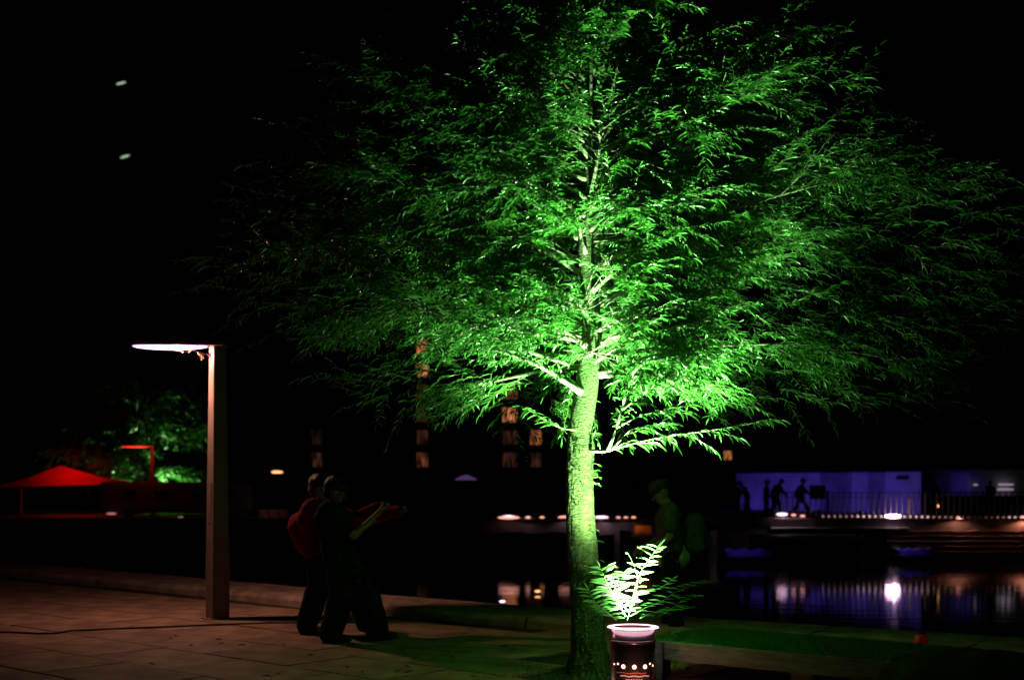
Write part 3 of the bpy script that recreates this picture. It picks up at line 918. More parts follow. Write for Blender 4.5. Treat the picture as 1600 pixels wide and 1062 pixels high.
# ================================================================== PEOPLE
def cone_cap(bm, p0, p1, r0, r1, sq=(1, 1, 1), n=14):
    p0, p1 = Vector(p0), Vector(p1); ax = p1 - p0
    L = ax.length
    dn = ax.normalized() if L > 1e-5 else Vector((0, 0, 1))
    u, v = frame_of(dn)
    prof = []
    for k in range(5): a = math.pi / 2 * (1 - k / 5); prof.append((p0 - dn * r0 * math.sin(a), r0 * math.cos(a)))
    prof += [(p0, r0), (p1, r1)]
    for k in range(1, 6): a = math.pi / 2 * k / 5; prof.append((p1 + dn * r1 * math.sin(a), r1 * math.cos(a)))
    rings = []
    mid = (p0 + p1) / 2
    for c, r in prof:
        rr = max(r, 1e-4); ring = []
        for k in range(n):
            t = 2 * math.pi * k / n
            o = (u * math.cos(t) + v * math.sin(t)) * rr
            ring.append(bm.verts.new(c + Vector((o.x * sq[0], o.y * sq[1], o.z * sq[2]))))
        rings.append(ring)
    for a, b_ in zip(rings, rings[1:]):
        for k in range(n): bm.faces.new((a[k], a[(k + 1) % n], b_[(k + 1) % n], b_[k]))
    bm.faces.new(rings[0]); bm.faces.new(rings[-1][::-1])

def fuse(name, bm, m, parent, vox, smooth=4, wrinkle=0.0):
    bmesh.ops.recalc_face_normals(bm, faces=bm.faces)
    me = bpy.data.meshes.new('tmp'); bm.to_mesh(me); bm.free()
    o = bpy.data.objects.new('tmp', me); C.objects.link(o)
    md = o.modifiers.new('r', 'REMESH'); md.mode = 'VOXEL'; md.voxel_size = vox
    ms = o.modifiers.new('s', 'SMOOTH'); ms.iterations = smooth; ms.factor = .5
    dg = bpy.context.evaluated_depsgraph_get()
    me2 = bpy.data.meshes.new_from_object(o.evaluated_get(dg)); me2.name = name
    bpy.data.objects.remove(o)
    if wrinkle:
        for v in me2.vertices:
            v.co += v.normal * wrinkle * mnoise.fractal(Vector((v.co.x * 9, v.co.y * 9, v.co.z * 6)), .8, 2, 3)
    me2.materials.clear()
    me2.polygons.foreach_set('use_smooth', [True] * len(me2.polygons))
    return link(name, me2, m, parent)



def person(label, loc, heading, J, cl, vox=.011, hand_open=True, group=None, detail=True, hair_kind='short'):
    t = thing('person', label, 'person', loc, heading, group)
    pel, che, nec, hea = J['pelvis'], J['chest'], J['neck'], J['head']
    up = (hea - nec).normalized(); fw = J.get('face', V(1, 0, 0)).normalized(); sd = up.cross(fw).normalized(); fw = sd.cross(up).normalized()
    bm = bmesh.new()
    cc = lambda *a, **k: cone_cap(bm, *a, **k)
    # trunk of the body
    for s_ in (-1, 1):
        cc(pel + V(0, .065 * s_, 0), pel.lerp(che, .5) + V(0, .05 * s_, 0), .105, .095)
        cc(pel.lerp(che, .5) + V(0, .05 * s_, 0), che + V(0, .08 * s_, 0), .095, .11)
        sh_ = J['sh' + 'RL'[s_ > 0]]; el = J['el' + 'RL'[s_ > 0]]; ha = J['ha' + 'RL'[s_ > 0]]
        cc(che + V(0, .05 * s_, .06), sh_, .075, .058)
        cc(nec - V(0, 0, .03), sh_, .05, .05)
        cc(sh_, el, .052, .040); cc(el, ha, .039, .026)
        # hand
        hd_ = (ha - el).normalized(); u, v = frame_of(hd_)
        if u.z < 0: u = -u
        palm = ha + hd_ * .075
        cc(ha, palm, .024, .034, sq=(1, .7, 1))
        if detail:
            for q_ in range(4):
                off = u * (-.027 + .018 * q_)
                Lf = (.028, .034, .037, .032)[q_]
                f0 = palm + off; f1 = f0 + (hd_ + v * .25).normalized() * Lf; f2 = f1 + (hd_ + v * .75).normalized() * Lf * .85
                cc(f0, f1, .0095, .009, n=8); cc(f1, f2, .009, .0075, n=8)
            th0 = ha + hd_ * .02 + u * .028; th1 = th0 + (u * .8 + hd_ * .7).normalized() * .038
            cc(th0, th1, .012, .0105, n=8); cc(th1, th1 + (hd_ + u * .2).normalized() * .03, .0105, .009, n=8)
        hip = pel + V(0, .085 * s_, -.03); kn = J['kn' + 'RL'[s_ > 0]]; an = J['an' + 'RL'[s_ > 0]]
        cc(hip, kn, .088, .058); cc(kn, kn.lerp(an, .35), .057, .058); cc(kn.lerp(an, .35), an, .058, .038)
        ft = J.get('ft' + 'RL'[s_ > 0], V(1, 0, 0))
        cc(an - V(0, 0, .04), an + ft * .15 - V(0, 0, .055), .038, .028)
    cc(nec - up * .05, hea - up * .05, .055, .052)
    # head
    cc(hea + up * .02 - fw * .02, hea + up * .025 + fw * .02, .088, .080, sq=(1, 1, 1.05))
    cc(hea + fw * .025 - up * .03, hea + fw * .045 - up * .085, .062, .038)
    cc(hea + fw * .085 + up * .005, hea + fw * .112 - up * .03, .009, .016, n=8)      # nose
    cc(hea + fw * .084 - up * .062 - sd * .015, hea + fw * .084 - up * .062 + sd * .015, .010, .010, n=8)
    cc(hea + fw * .082 + up * .035 - sd * .035, hea + fw * .082 + up * .035 + sd * .035, .012, .012, n=8)
    for s_ in (-1, 1):
        cc(hea + sd * .078 * s_ - up * .01, hea + sd * .083 * s_ - up * .035 + fw * .006, .017, .010, n=8)
    fuse('body', bm, cl.get('skin', M['skin']), t, vox * .8 if detail else vox, 2)
    # eyes
    if detail:
        for s_ in (-1, 1):
            bm = bmesh.new(); bmesh.ops.create_uvsphere(bm, u_segments=10, v_segments=8, radius=.012)
            for v_ in bm.verts: v_.co += hea + fw * .080 + sd * .032 * s_ + up * .008
            obj('eye', bm, M['glass_dark'], t, True)
    # hair
    bm = bmesh.new()
    cone_cap(bm, hea + up * .045 - fw * .045, hea + up * .058 + fw * .03, .096, .084)
    cone_cap(bm, hea - fw * .055 + up * .01, hea - fw * .065 - up * .05, .088, .055)
    cone_cap(bm, hea + up * .075 - sd * .03, hea + up * .06 + fw * .07, .05, .035)
    if hair_kind == 'long': cone_cap(bm, hea - fw * .06, hea - fw * .085 - up * .22, .085, .06)
    fuse('hair', bm, cl.get('hair', M['hair']), t, vox * (.7 if detail else 1), 1, .014)
    # top
    g = cl.get('puff', .018)
    bm = bmesh.new()
    for s_ in (-1, 1):
        cone_cap(bm, pel + V(0, .06 * s_, -.03), pel.lerp(che, .5) + V(0, .05 * s_, 0), .115 + g, .105 + g)
        cone_cap(bm, pel.lerp(che, .5) + V(0, .05 * s_, 0), che + V(0, .08 * s_, 0), .105 + g, .118 + g)
        k_ = 'RL'[s_ > 0]; sh_, el, ha = J['sh' + k_], J['el' + k_], J['ha' + k_]
        cone_cap(bm, che + V(0, .05 * s_, .06), sh_, .085 + g, .066 + g)
        cone_cap(bm, nec - V(0, 0, .04), sh_, .052 + g, .056 + g)
        if cl.get('long_sleeve'):
            cone_cap(bm, sh_, el, .06 + g, .05 + g); cone_cap(bm, el, ha, .048 + g, .036 + g * .6)
        else:
            cone_cap(bm, sh_, sh_.lerp(el, .6), .06 + g, .056 + g)
    if cl.get('hunch'): cone_cap(bm, che + cl['hunch'][0], pel.lerp(che, .35) + cl['hunch'][0] * .8, cl['hunch'][1], cl['hunch'][1] * .9)
    fuse(cl.get('top_name', 'shirt'), bm, cl['top'], t, vox, 3, .010)
    # trousers
    bm = bmesh.new(); tg = cl.get('tpuff', .022)
    for s_ in (-1, 1):
        k_ = 'RL'[s_ > 0]; hip = pel + V(0, .085 * s_, -.03); kn, an = J['kn' + k_], J['an' + k_]
        cone_cap(bm, pel + V(0, .05 * s_, .04), hip, .115, .115)
        cone_cap(bm, hip, kn, .098 + tg * .6, .066 + tg)
        cone_cap(bm, kn, an + V(0, 0, .0), .066 + tg, .058 + tg)
    fuse('trousers', bm, cl['legs'], t, vox, 3, .012)
    for s_ in (-1, 1):
        k_ = 'RL'[s_ > 0]; an = J['an' + k_]; ft = J.get('ft' + k_, V(1, 0, 0))
        bm = bmesh.new(); h0 = an - V(0, 0, .045)
        cone_cap(bm, h0 - ft * .045, h0 + ft * .08, .045, .044)
        cone_cap(bm, h0 + ft * .08, h0 + ft * .17 - V(0, 0, .008), .044, .036)
        cone_cap(bm, an + V(0, 0, .02), an, .05, .05)
        fuse('shoe', bm, cl['shoes'], t, vox, 2)
    return t

# the two people at the lamp, both leaning and reaching to the right
JA = dict(pelvis=V(.0, 0, .86), chest=V(-.08, 0, 1.18), neck=V(-.09, 0, 1.33), head=V(-.03, 0, 1.47), face=V(1, 0, -.25),
          shR=V(-.08, -.19, 1.27), elR=V(.17, -.22, 1.04), haR=V(.40, -.12, 1.27), shL=V(-.06, .19, 1.28), elL=V(.06, .26, 1.0), haL=V(.24, .30, 1.12),
          knR=V(.04, -.12, .47), anR=V(-.06, -.12, .09), knL=V(.27, .13, .48), anL=V(.37, .13, .09))
pA = G(527, 1003)
person('man in dark T-shirt and jeans leaning right with bare forearms raised', (pA.x, pA.y + .12, 0), R(2), JA,
       dict(top=M['navy'], legs=M['denim'], shoes=M['shoe_dark'], hair=M['hair'], puff=.05, tpuff=.06, top_name='t_shirt'), vox=.012)
JB = dict(pelvis=V(-.02, 0, .86), chest=V(-.10, 0, 1.16), neck=V(-.07, 0, 1.35), head=V(-.02, 0, 1.50), face=V(1, 0, -.2),
          shR=V(-.08, -.18, 1.28), elR=V(.20, -.16, 1.10), haR=V(.58, -.10, 1.30), shL=V(.02, .19, 1.29), elL=V(.32, .24, 1.14), haL=V(.78, .16, 1.26),
          knR=V(-.02, -.12, .47), anR=V(-.14, -.12, .09), knL=V(.31, .13, .49), anL=V(.44, .13, .09))
pB = G(503, 990)
person('person in red hooded fleece standing close behind the man in the dark T-shirt', (pB.x - .02, pB.y + .15, 0), R(0), JB,
       dict(top=M['red'], legs=M['denim'], shoes=M['shoe_pale'], hair=M['ginger'], long_sleeve=True, puff=.045, tpuff=.055, hunch=(V(-.10, 0, -.06), .16), top_name='hooded_fleece'), vox=.012)
# the one at the water's edge with a rucksack
JC = dict(pelvis=V(.0, 0, .86), chest=V(.02, 0, 1.17), neck=V(.03, 0, 1.33), head=V(.10, 0, 1.46), face=V(1, 0, .02),
          shR=V(.02, -.19, 1.27), elR=V(.06, -.24, 1.00), haR=V(.27, -.16, .88), shL=V(.02, .19, 1.27), elL=V(.04, .25, 1.0), haL=V(.24, .15, .88),
          knR=V(.05, -.12, .47), anR=V(.0, -.12, .09), knL=V(.02, .12, .47), anL=V(-.04, .12, .09))
pC = P(1048, 755, 13.2)
pc = person('person in patterned dark jacket facing left at the water edge', (pC.x, pC.y, 0), R(180), JC,
            dict(top=M['camo'], legs=M['sil'], shoes=M['shoe_dark'], hair=M['hair'], puff=.02, top_name='jacket'), vox=.013)
bm = bmesh.new(); cone_cap(bm, V(-.02, .0, .84), V(-.03, 0, .80), .15, .165, sq=(1.1, 1.1, 1)); fuse('shirt_hem', bm, M['white_cloth'], pc, .014, 2, .012)
rs = thing('rucksack', 'bulky dark patterned rucksack on the back of the person at the water edge', 'rucksack', (pC.x + .25, pC.y, .86))
bm = bmesh.new(); cone_cap(bm, V(0, -.06, .08), V(0, -.06, .36), .15, .13); cone_cap(bm, V(0, .06, .08), V(0, .06, .36), .15, .13); fuse('bag', bm, M['camo'], rs, .012, 4, .012)
bm = bmesh.new(); cone_cap(bm, V(.10, 0, .05), V(.10, 0, .18), .10, .09); fuse('front_pocket', bm, M['camo'], rs, .012, 3, .006)
for s_ in (-1, 1):
    bm = bmesh.new(); tube(bm, [V(-.1, .1 * s_, .45), V(-.30, .12 * s_, .50), V(-.42, .12 * s_, .30), V(-.30, .12 * s_, .08), V(-.1, .1 * s_, .02)], .014, 6); obj('strap', bm, M['black'], rs, True)

rs.scale = (.85, .85, .8)
# far bank walkers, dark against the blue
def walk(st=.2, lean=.03, arm=.15, bow=0.0):
    return dict(pelvis=V(0, 0, .92), chest=V(lean, 0, 1.24), neck=V(lean * 1.5, 0, 1.45), head=V(lean * 2 + .03 + bow, 0, 1.60 - bow * .5), face=V(1, 0, -bow * 2),
                shR=V(lean, -.19, 1.38), elR=V(lean + arm, -.24, 1.12), haR=V(lean + arm * 2.2, -.2, .95), shL=V(lean, .19, 1.38), elL=V(lean - arm, .24, 1.12), haL=V(lean - arm, .22, .88),
                knR=V(st * .75, -.1, .50), anR=V(st, -.1, .09), knL=V(-st * .3, .1, .50), anL=V(-st * 1.1, .1, .11))
def faru(px_, D, label, hd_, J, top='sil', h=1.0, grp='walkers on the far bank'):
    q = P(px_, 755, D)
    t = person(label, (q.x, q.y, 0), R(hd_), J, dict(top=M[top], legs=M['sil'], shoes=M['shoe_dark'], long_sleeve=True, skin=M['skin']), vox=.028, detail=False, group=grp)
    t.scale = (h, h, h); return t
faru(1250, 57.6, 'striding figure silhouetted alone left of the small dark board', 0, walk(.38, .06, .2), h=1.03)
faru(1212, 58.2, 'figure bowing its head at the right of the pair before the blue wall', 20, walk(.2, .1, .15, .06), h=1.03)
faru(1197, 57.8, 'figure at the left of the pair before the blue wall', -20, walk(.1, .02, .1), h=.99)
faru(1168, 57.6, 'stooping figure at the dark left end of the blue wall', 160, walk(.15, .12, .2, .08), h=.97)
faru(1150, 58.5, 'figure standing left of the blue wall in near darkness', 90, walk(.05, .0, .06), h=.95)
faru(1462, 59.0, 'figure in the shadow between the blue wall and the kiosk', 200, walk(.1, .02, .08), h=1.0)
faru(1548, 60.0, 'figure standing before the lit kiosk shelves', 100, walk(.06, .0, .06), h=.98)

# ================================================================== FAR BANK, RIGHT
A = Vector((P(1150, 0, 74).x, 74, 0)); B = Vector((P(1440, 0, 62).x, 62, 0))
hv = (B - A); hl = hv.length; ha_ = math.atan2(hv.y, hv.x)
wall = thing('hoarding', 'long pale site hoarding washed in blue light behind the railings', 'hoarding', A, ha_)
npan = 12
for k in range(npan):
    w_ = hl / npan
    bm = bmesh.new(); box(bm, k * w_ + .012, (k + 1) * w_ - .012, -.03, .0, .06, 2.13 + random.uniform(-.01, .01))
    for q_ in range(5):
        x_ = k * w_ + w_ * (q_ + .5) / 5
        box(bm, x_ - .02, x_ + .02, -.05, -.031, .08, 2.1)
    obj('panel', bm, M['hoarding_b'] if k in (6, 7, 9) else M['hoarding'], wall)
    boxo('post', (k * w_ - .04, k * w_ + .04, .005, .09, 0, 2.2), M['dark_metal'], wall)
boxo('notice_plate', (hl - 1.55, hl - .75, -.07, -.052, 1.75, 1.95), M['dark_metal'], wall)
for f_, e_ in ((.15, 60), (.42, 75), (.68, 60), (.90, 75)):
    c = A + hv * f_ + Vector((hv.y, -hv.x, 0)).normalized() * 2.6
    t = thing('blue_floodlight', 'small blue floodlight on the ground, %s before the hoarding' % {.15: 'leftmost', .42: 'left of the middle', .68: 'right of the middle', .90: 'rightmost'}[f_], 'floodlight', (c.x, c.y, 0), ha_, 'blue floodlights before the hoarding')
    boxo('housing', (-.15, .15, -.06, .06, .04, .24), M['dark_metal'], t, .01); boxo('lens', (-.12, .12, .061, .068, .07, .21), M['blue_lens'], t)
    boxo('bracket', (-.17, -.155, -.03, .03, 0, .16), M['dark_metal'], t)
    light('SPOT', 'blue_beam', (c.x, c.y, .3), e_ * 1.15, (.125, .075, 1), t, radius=.15, target=A + hv * f_ + Vector((0, 0, 1.3)), angle=125, blend=1)

# railings along the far quay
rail = thing('railings', 'black vertical bar railings along the far quay before the blue wall', 'railings', (0, 56.3, 0))
bm = bmesh.new(); tube(bm, [V(0, 0, .05), V(0, 0, 1.14)], .032, 6); bme = bpy.data.meshes.new('bar'); bm.to_mesh(bme); bm.free(); bme.materials.append(M['bar'])
x = 11.6; k = 0
while x < 24.6:
    if k % 9 == 0:
        bm = bmesh.new(); box(bm, x - .04, x + .04, -.04, .04, .05, 1.24, bev=.006); obj('post', bm, M['dark_metal'], rail)
    else:
        o = bpy.data.objects.new('bar', bme); C.objects.link(o); o.location = (x, 0, 0); o.parent = rail
    x += .253; k += 1
boxo('top_rail', (11.5, 24.7, -.025, .025, 1.142, 1.18), M['dark_metal'], rail)
boxo('middle_rail', (11.5, 24.7, -.014, .014, .93, .955), M['dark_metal'], rail)
boxo('bottom_rail', (11.5, 24.7, -.016, .016, .10, .125), M['dark_metal'], rail)
q = P(1278, 768, 56.15)
sb = thing('notice_board', 'small dark rectangular board fixed to the railings by the striding figure', 'board', (q.x, 56.2, .88))
boxo('panel', (-.34, .34, -.02, .0, 0, .58), M['black'], sb, .004); boxo('frame', (-.36, .36, .002, .02, -.02, .60), M['dark_metal'], sb)

# glowing dots painted for the railing bar feet lit by the floodlights
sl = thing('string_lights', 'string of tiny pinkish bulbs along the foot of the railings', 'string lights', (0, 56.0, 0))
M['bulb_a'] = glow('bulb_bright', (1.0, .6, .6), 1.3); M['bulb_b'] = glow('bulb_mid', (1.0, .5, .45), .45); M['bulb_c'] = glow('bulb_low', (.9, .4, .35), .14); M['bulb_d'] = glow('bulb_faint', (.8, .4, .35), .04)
foot_dots = {}
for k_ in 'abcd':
    bm = bmesh.new(); bmesh.ops.create_uvsphere(bm, u_segments=8, v_segments=6, radius=.045); me = bpy.data.meshes.new('bulb'); bm.to_mesh(me); bm.free(); me.materials.append(M['bulb_' + k_]); foot_dots[k_] = me
bm = bmesh.new(); tube(bm, [V(P(1280 + 20 * k, 0, 56).x, 0, .05 + .04 + .01 * math.sin(k * 2.2)) for k in range(18)], .008, 4); obj('wire', bm, M['black'], sl)  # thin line added to join the painted dots
pxx = 1286.0
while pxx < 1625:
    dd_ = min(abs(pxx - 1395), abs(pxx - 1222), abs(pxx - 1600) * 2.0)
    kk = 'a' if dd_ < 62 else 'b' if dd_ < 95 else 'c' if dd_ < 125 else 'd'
    o = bpy.data.objects.new('bulb', foot_dots[kk]); C.objects.link(o); o.parent = sl
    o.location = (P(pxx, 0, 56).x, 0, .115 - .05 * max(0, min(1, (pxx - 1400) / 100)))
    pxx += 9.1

# quay-edge floodlights (elongated lenses lying on the coping)
def flood(px_, py_, label, w_, e, m='flood', col=(1, .62, .75), D=55.95):
    q = P(px_, py_, D)
    t = thing('quay_light', label, 'floodlight', (q.x, q.y, .052), 0, 'lights along the far quay edge')
    bm = bmesh.new(); bmesh.ops.create_uvsphere(bm, u_segments=24, v_segments=10, radius=1)
    hz = .07 if m == 'flood_main' else .04 if w_ < .3 else .065
    zc = max(.02, q.z - .052)
    for v in bm.verts: v.co = Vector((v.co.x * w_ / 2, v.co.y * .09, zc + v.co.z * hz))
    obj('lens', bm, M[m], t, True)
    bm = bmesh.new(); lathe(bm, [(.04, 0), (.05, .01), (.03, max(.03, zc - hz * .8)), (.0001, max(.03, zc - hz * .8))], 12); obj('foot', bm, M['dark_metal'], t)
    if m == 'flood_main': light('POINT', 'quay_glow', (q.x, q.y - .22, q.z + .03), e, col, t, radius=.06)
    elif e: light('SPOT', 'quay_glow', (q.x, q.y - .22, q.z + .06), e * 1.5, col, t, radius=.06, target=(q.x, q.y - .3, -1), angle=160, blend=.4)
    return t
flood(795, 807, 'bright oval quay light left of the big trunk', .6, 10)
flood(795, 813, 'dimmer pink bar of light just under the bright oval left of the trunk', .95, 0, 'flood_mid', D=55.7)
flood(825, 807.5, 'small pink quay light right of the bright oval', .22, 3, 'flood_mid')
flood(847, 810, 'faint red quay light, third from the bright oval', .2, 0, 'warm')
flood(882, 813, 'thin pinkish light bar touching the trunk on its left', .55, 2, 'flood_mid')
flood(940, 809, 'bright violet-white quay light just right of the trunk', .6, 10)
flood(966, 809, 'first little light right of the violet-white one', .18, 1, 'flood_mid')
flood(978, 810, 'second little light right of the violet-white one', .18, 1, 'flood_mid')
flood(990, 811, 'third little light right of the violet-white one', .18, 0, 'warm')
flood(1222, 803, 'bright quay light under the pair of walkers', .5, 14)
flood(1240, 804, 'small pale light under the striding figure', .22, 2, 'flood_mid')
flood(1254, 805.5, 'small pink light between the striding figure and the board', .22, 2, 'flood_mid')
flood(1395, 806, 'brightest violet-white quay light under the middle of the railings', .68, 17, 'flood_main')
flood(1600, 812, 'warm quay light at the far right end of the railings', .30, 30, 'flood_mid', (1, .35, .2))
flood(1497, 810, 'faint reddish quay light halfway along the right of the railings', .12, 25, 'flood_mid', (1, .38, .25))  # extra lamp added to brighten the landing steps

# lights reflected low on the water, painted as small glowing shapes
def reflection_dot(px_, py_, label, m, s_=.07):
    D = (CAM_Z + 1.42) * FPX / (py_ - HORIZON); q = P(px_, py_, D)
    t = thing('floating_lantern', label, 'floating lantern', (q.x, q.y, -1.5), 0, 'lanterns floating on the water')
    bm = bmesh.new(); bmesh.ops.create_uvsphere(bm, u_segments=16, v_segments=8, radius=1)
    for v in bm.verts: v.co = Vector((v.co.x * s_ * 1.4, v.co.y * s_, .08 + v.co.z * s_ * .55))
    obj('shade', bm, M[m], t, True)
    bm = bmesh.new(); lathe(bm, [(.0001, -.02), (s_ * 1.5, -.02), (s_ * 1.6, .01), (s_ * 1.4, .03), (.0001, .03)], 16); obj('float', bm, M['black'], t)  # dark base under the painted reflection
reflection_dot(785, 939, 'bluish white lantern floating left of the trunk', 'flood', .055)
reflection_dot(795, 946, 'pinkish lantern floating nearest the quay coping', 'flood_mid', .06)
reflection_dot(840, 923, 'orange lantern floating just left of the trunk', 'warm', .06)

# moored boats
def boat(px0, px1, D, label, cabin, cab_col, h=.7, z_top=-.75):
    x0, x1 = P(px0, 0, D).x, P(px1, 0, D).x; L = x1 - x0
    t = thing('moored_boat', label, 'boat', ((x0 + x1) / 2, D, -1.5))
    bm = bmesh.new(); secs = []
    for k in range(13):
        f = k / 12; x_ = (f - .5) * L; w_ = .95 * (1 - abs(2 * f - 1) ** 3.5) + .03; sheer = (z_top + 1.5) * (1 + .18 * abs(2 * f - 1) ** 3)
        secs.append([bm.verts.new((x_, y_, z_)) for y_, z_ in ((-w_, sheer), (-w_ * .85, -.1), (w_ * .85, -.1), (w_, sheer), (w_ * .9, sheer - .04), (-w_ * .9, sheer - .04))])
    for a, b_ in zip(secs, secs[1:]):
        for k in range(6): bm.faces.new((a[k], a[(k + 1) % 6], b_[(k + 1) % 6], b_[k]))
    bm.faces.new(secs[0]); bm.faces.new(secs[-1][::-1])
    obj('hull', bm, M['hull'], t)
    zt = z_top + 1.5
    boxo('gunwale', (-L * .4, L * .4, -1.0, -.955, zt - .1, zt + .02), M['tread'], t)
    if cabin:
        n_ = len(cab_col); cl = L * .72 / n_
        for k, c_ in enumerate(cab_col):
            bm = bmesh.new(); box(bm, -L * .36 + k * cl, -L * .36 + (k + 1) * cl - .02, -.75, .75, zt - .02, zt + h, bev=.03); obj('cabin', bm, M[c_], t)
        boxo('cabin_roof', (-L * .38, L * .38, -.8, .8, zt + h + .003, zt + h + .05), M['hull'], t, .015)
    else:
        bm = bmesh.new()
        g_ = 10; vv = [[bm.verts.new(((i / g_ - .5) * L * .8, (j / 6 - .5) * 1.7, zt + .02 + h * (1 - (2 * j / 6 - 1) ** 2) * (.8 + .2 * math.sin(i * 2.1)))) for j in range(7)] for i in range(g_ + 1)]
        for i in range(g_):
            for j in range(6): bm.faces.new((vv[i][j], vv[i + 1][j], vv[i + 1][j + 1], vv[i][j + 1]))
        obj('cover', bm, M['tarp'], t, True)
    return t
boat(968, 1120, 54.0, 'small cabin boat with orange and blue sides behind the person with the rucksack', True, ['orange_paint', 'blue_paint', 'orange_paint', 'blue_paint'], .38, -.55)
light('POINT', 'boat_lamp', (P(995, 0, 52.5).x, 52.9, .05), 5, (1, .5, .3), radius=.06)
boat(700, 960, 51, 'long unlit barge across the water left of the trunk', False, None, .25, -.62)  # hull added to keep the quay lights' reflection off the water
boat(1170, 1350, 52.5, 'long unlit barge moored under the walkers', False, None, .1, -.62)  # second added hull, hiding the reflection below the walkers
for (x0, x1, D, lb, bx) in ((1120, 1225, 49.5, 'low covered boat with blue-lit pale tarpaulin below the walkers', 1170), (1392, 1460, 50.0, 'short covered boat with blue-lit tarpaulin below the brightest quay light', 1425)):
    bt = boat(x0, x1, D, lb, False, None, .30, -1.25)
    q = P(bx, 0, D - 1.6)
    light('SPOT', 'boat_blue_lamp', (q.x, D, 1.2), 26, (.10, .05, 1), radius=.1, target=(q.x, D, -1.2), angle=60)  # blue spot without a fixture, added above the boat to tint its tarpaulin

# kiosk at the right
q = P(1445, 0, 63)
ki = thing('kiosk', 'dark market kiosk with lit shelves at the far right', 'kiosk', (q.x, 63, 0))
boxo('back_wall', (.1, 9.5, 1.9, 1.95, 0, 2.25), M['hoarding_b'], ki)
boxo('side_wall', (.0, .06, 0, 1.95, 0, 2.2), M['sil'], ki)
boxo('counter', (.1, 5.0, -.3, .1, 0, .95), M['sil'], ki, .01)
boxo('roof', (-.2, 9.7, -.4, 2.2, 2.253, 2.33), M['sil'], ki)
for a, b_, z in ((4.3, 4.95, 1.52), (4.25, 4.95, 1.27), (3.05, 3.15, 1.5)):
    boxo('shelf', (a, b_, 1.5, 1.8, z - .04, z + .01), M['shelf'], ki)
boxo('blue_panel', (1.9, 2.9, 1.86, 1.88, .9, 2.1), M['hoarding'], ki)
light('SPOT', 'kiosk_blue', (q.x + 2.6, 63.2, 2.2), 12, (.08, .04, 1), ki, radius=.1, target=(q.x + 2.5, 64.8, .9), angle=110)
q = P(1465, 790, 57.5)
ln = thing('candle_lantern', 'small orange candle lantern behind the railings near the kiosk', 'lantern', (q.x, 57.5, 0))
boxo('stand', (-.03, .03, -.03, .03, 0, q.z - .07), M['dark_metal'], ln); bm = bmesh.new(); bmesh.ops.create_uvsphere(bm, u_segments=12, v_segments=8, radius=.07)
for v in bm.verts: v.co.z += q.z
obj('flame_glass', bm, M['warm'], ln, True)
q = P(1422, 788, 57.2)
bp_ = thing('pale_post', 'short pale pink-lit bollard behind the bright quay light', 'bollard', (q.x, 57.2, 0))
bm = bmesh.new(); lathe(bm, [(.06, 0), (.055, .75), (.075, .8), (.07, .88), (.0001, .92)], 16); obj('shaft', bm, M['white_cloth'], bp_, True)

# ================================================================== FAR BANK, LEFT
q = P(95, 0, 62)
mq = thing('marquee', 'red peaked marquee roof glowing behind the grey trailer', 'marquee', (q.x, 62, 0))
bm = bmesh.new(); apex = bm.verts.new((0, 0, 2.42)); cor = [bm.verts.new(p) for p in ((-2.9, -1.1, 1.36), (3.5, -1.4, 1.55), (3.0, 2.0, 1.60), (-2.7, 2.0, 1.55))]
mids = [bm.verts.new(((apex.co + c.co) / 2) + Vector((0, 0, -.10))) for c in cor]
for k in range(4):
    j = (k + 1) % 4
    bm.faces.new((apex, mids[k], mids[j])); bm.faces.new((mids[k], cor[k], cor[j], mids[j]))
obj('canopy', bm, M['red_fabric'], mq)
for k, (x_, y_) in enumerate(((-2.85, -1.05), (3.45, -1.35), (2.95, 1.95), (-2.65, 1.95))):
    boxo('leg', (x_ - .04, x_ + .04, y_ - .04, y_ + .04, 0, 1.34), M['red_fabric'], mq)
light('POINT', 'marquee_light', (q.x + .8, 62.2, 1.15), 40, (1, .015, .01), mq, radius=.2)
light('SPOT', 'marquee_wash', (q.x + 2.2, 57.5, 3.4), 560, (1, .02, .015), mq, radius=.2, target=(q.x + .9, 61.8, 1.5), angle=56, blend=1)

x0, x1 = P(152, 0, 57.6).x, P(392, 0, 57.6).x
tr = thing('market_trailer', 'long low grey trailer with rounded corner parked on the far quay', 'trailer', (x0, 57.6, 0))
bm = bmesh.new(); box(bm, 0, x1 - x0, 0, 2.0, .22, 1.62, bev=.12); obj('body', bm, M['trailer'], tr)
for wx in (1.2, 2.6, 4.3, 5.6):
    bm = bmesh.new(); box(bm, wx, wx + .55, -.012, .0, .9, 1.25); obj('window', bm, M['glass_dark'], tr)
for wx in (1.4, 5.4):
    bm = bmesh.new(); tube(bm, [V(wx, -.02, .25), V(wx, .2, .25)], .25, 20); obj('wheel', bm, M['black'], tr)
boxo('step', (3.6, 4.3, -.35, -.02, .1, .16), M['dark_metal'], tr)

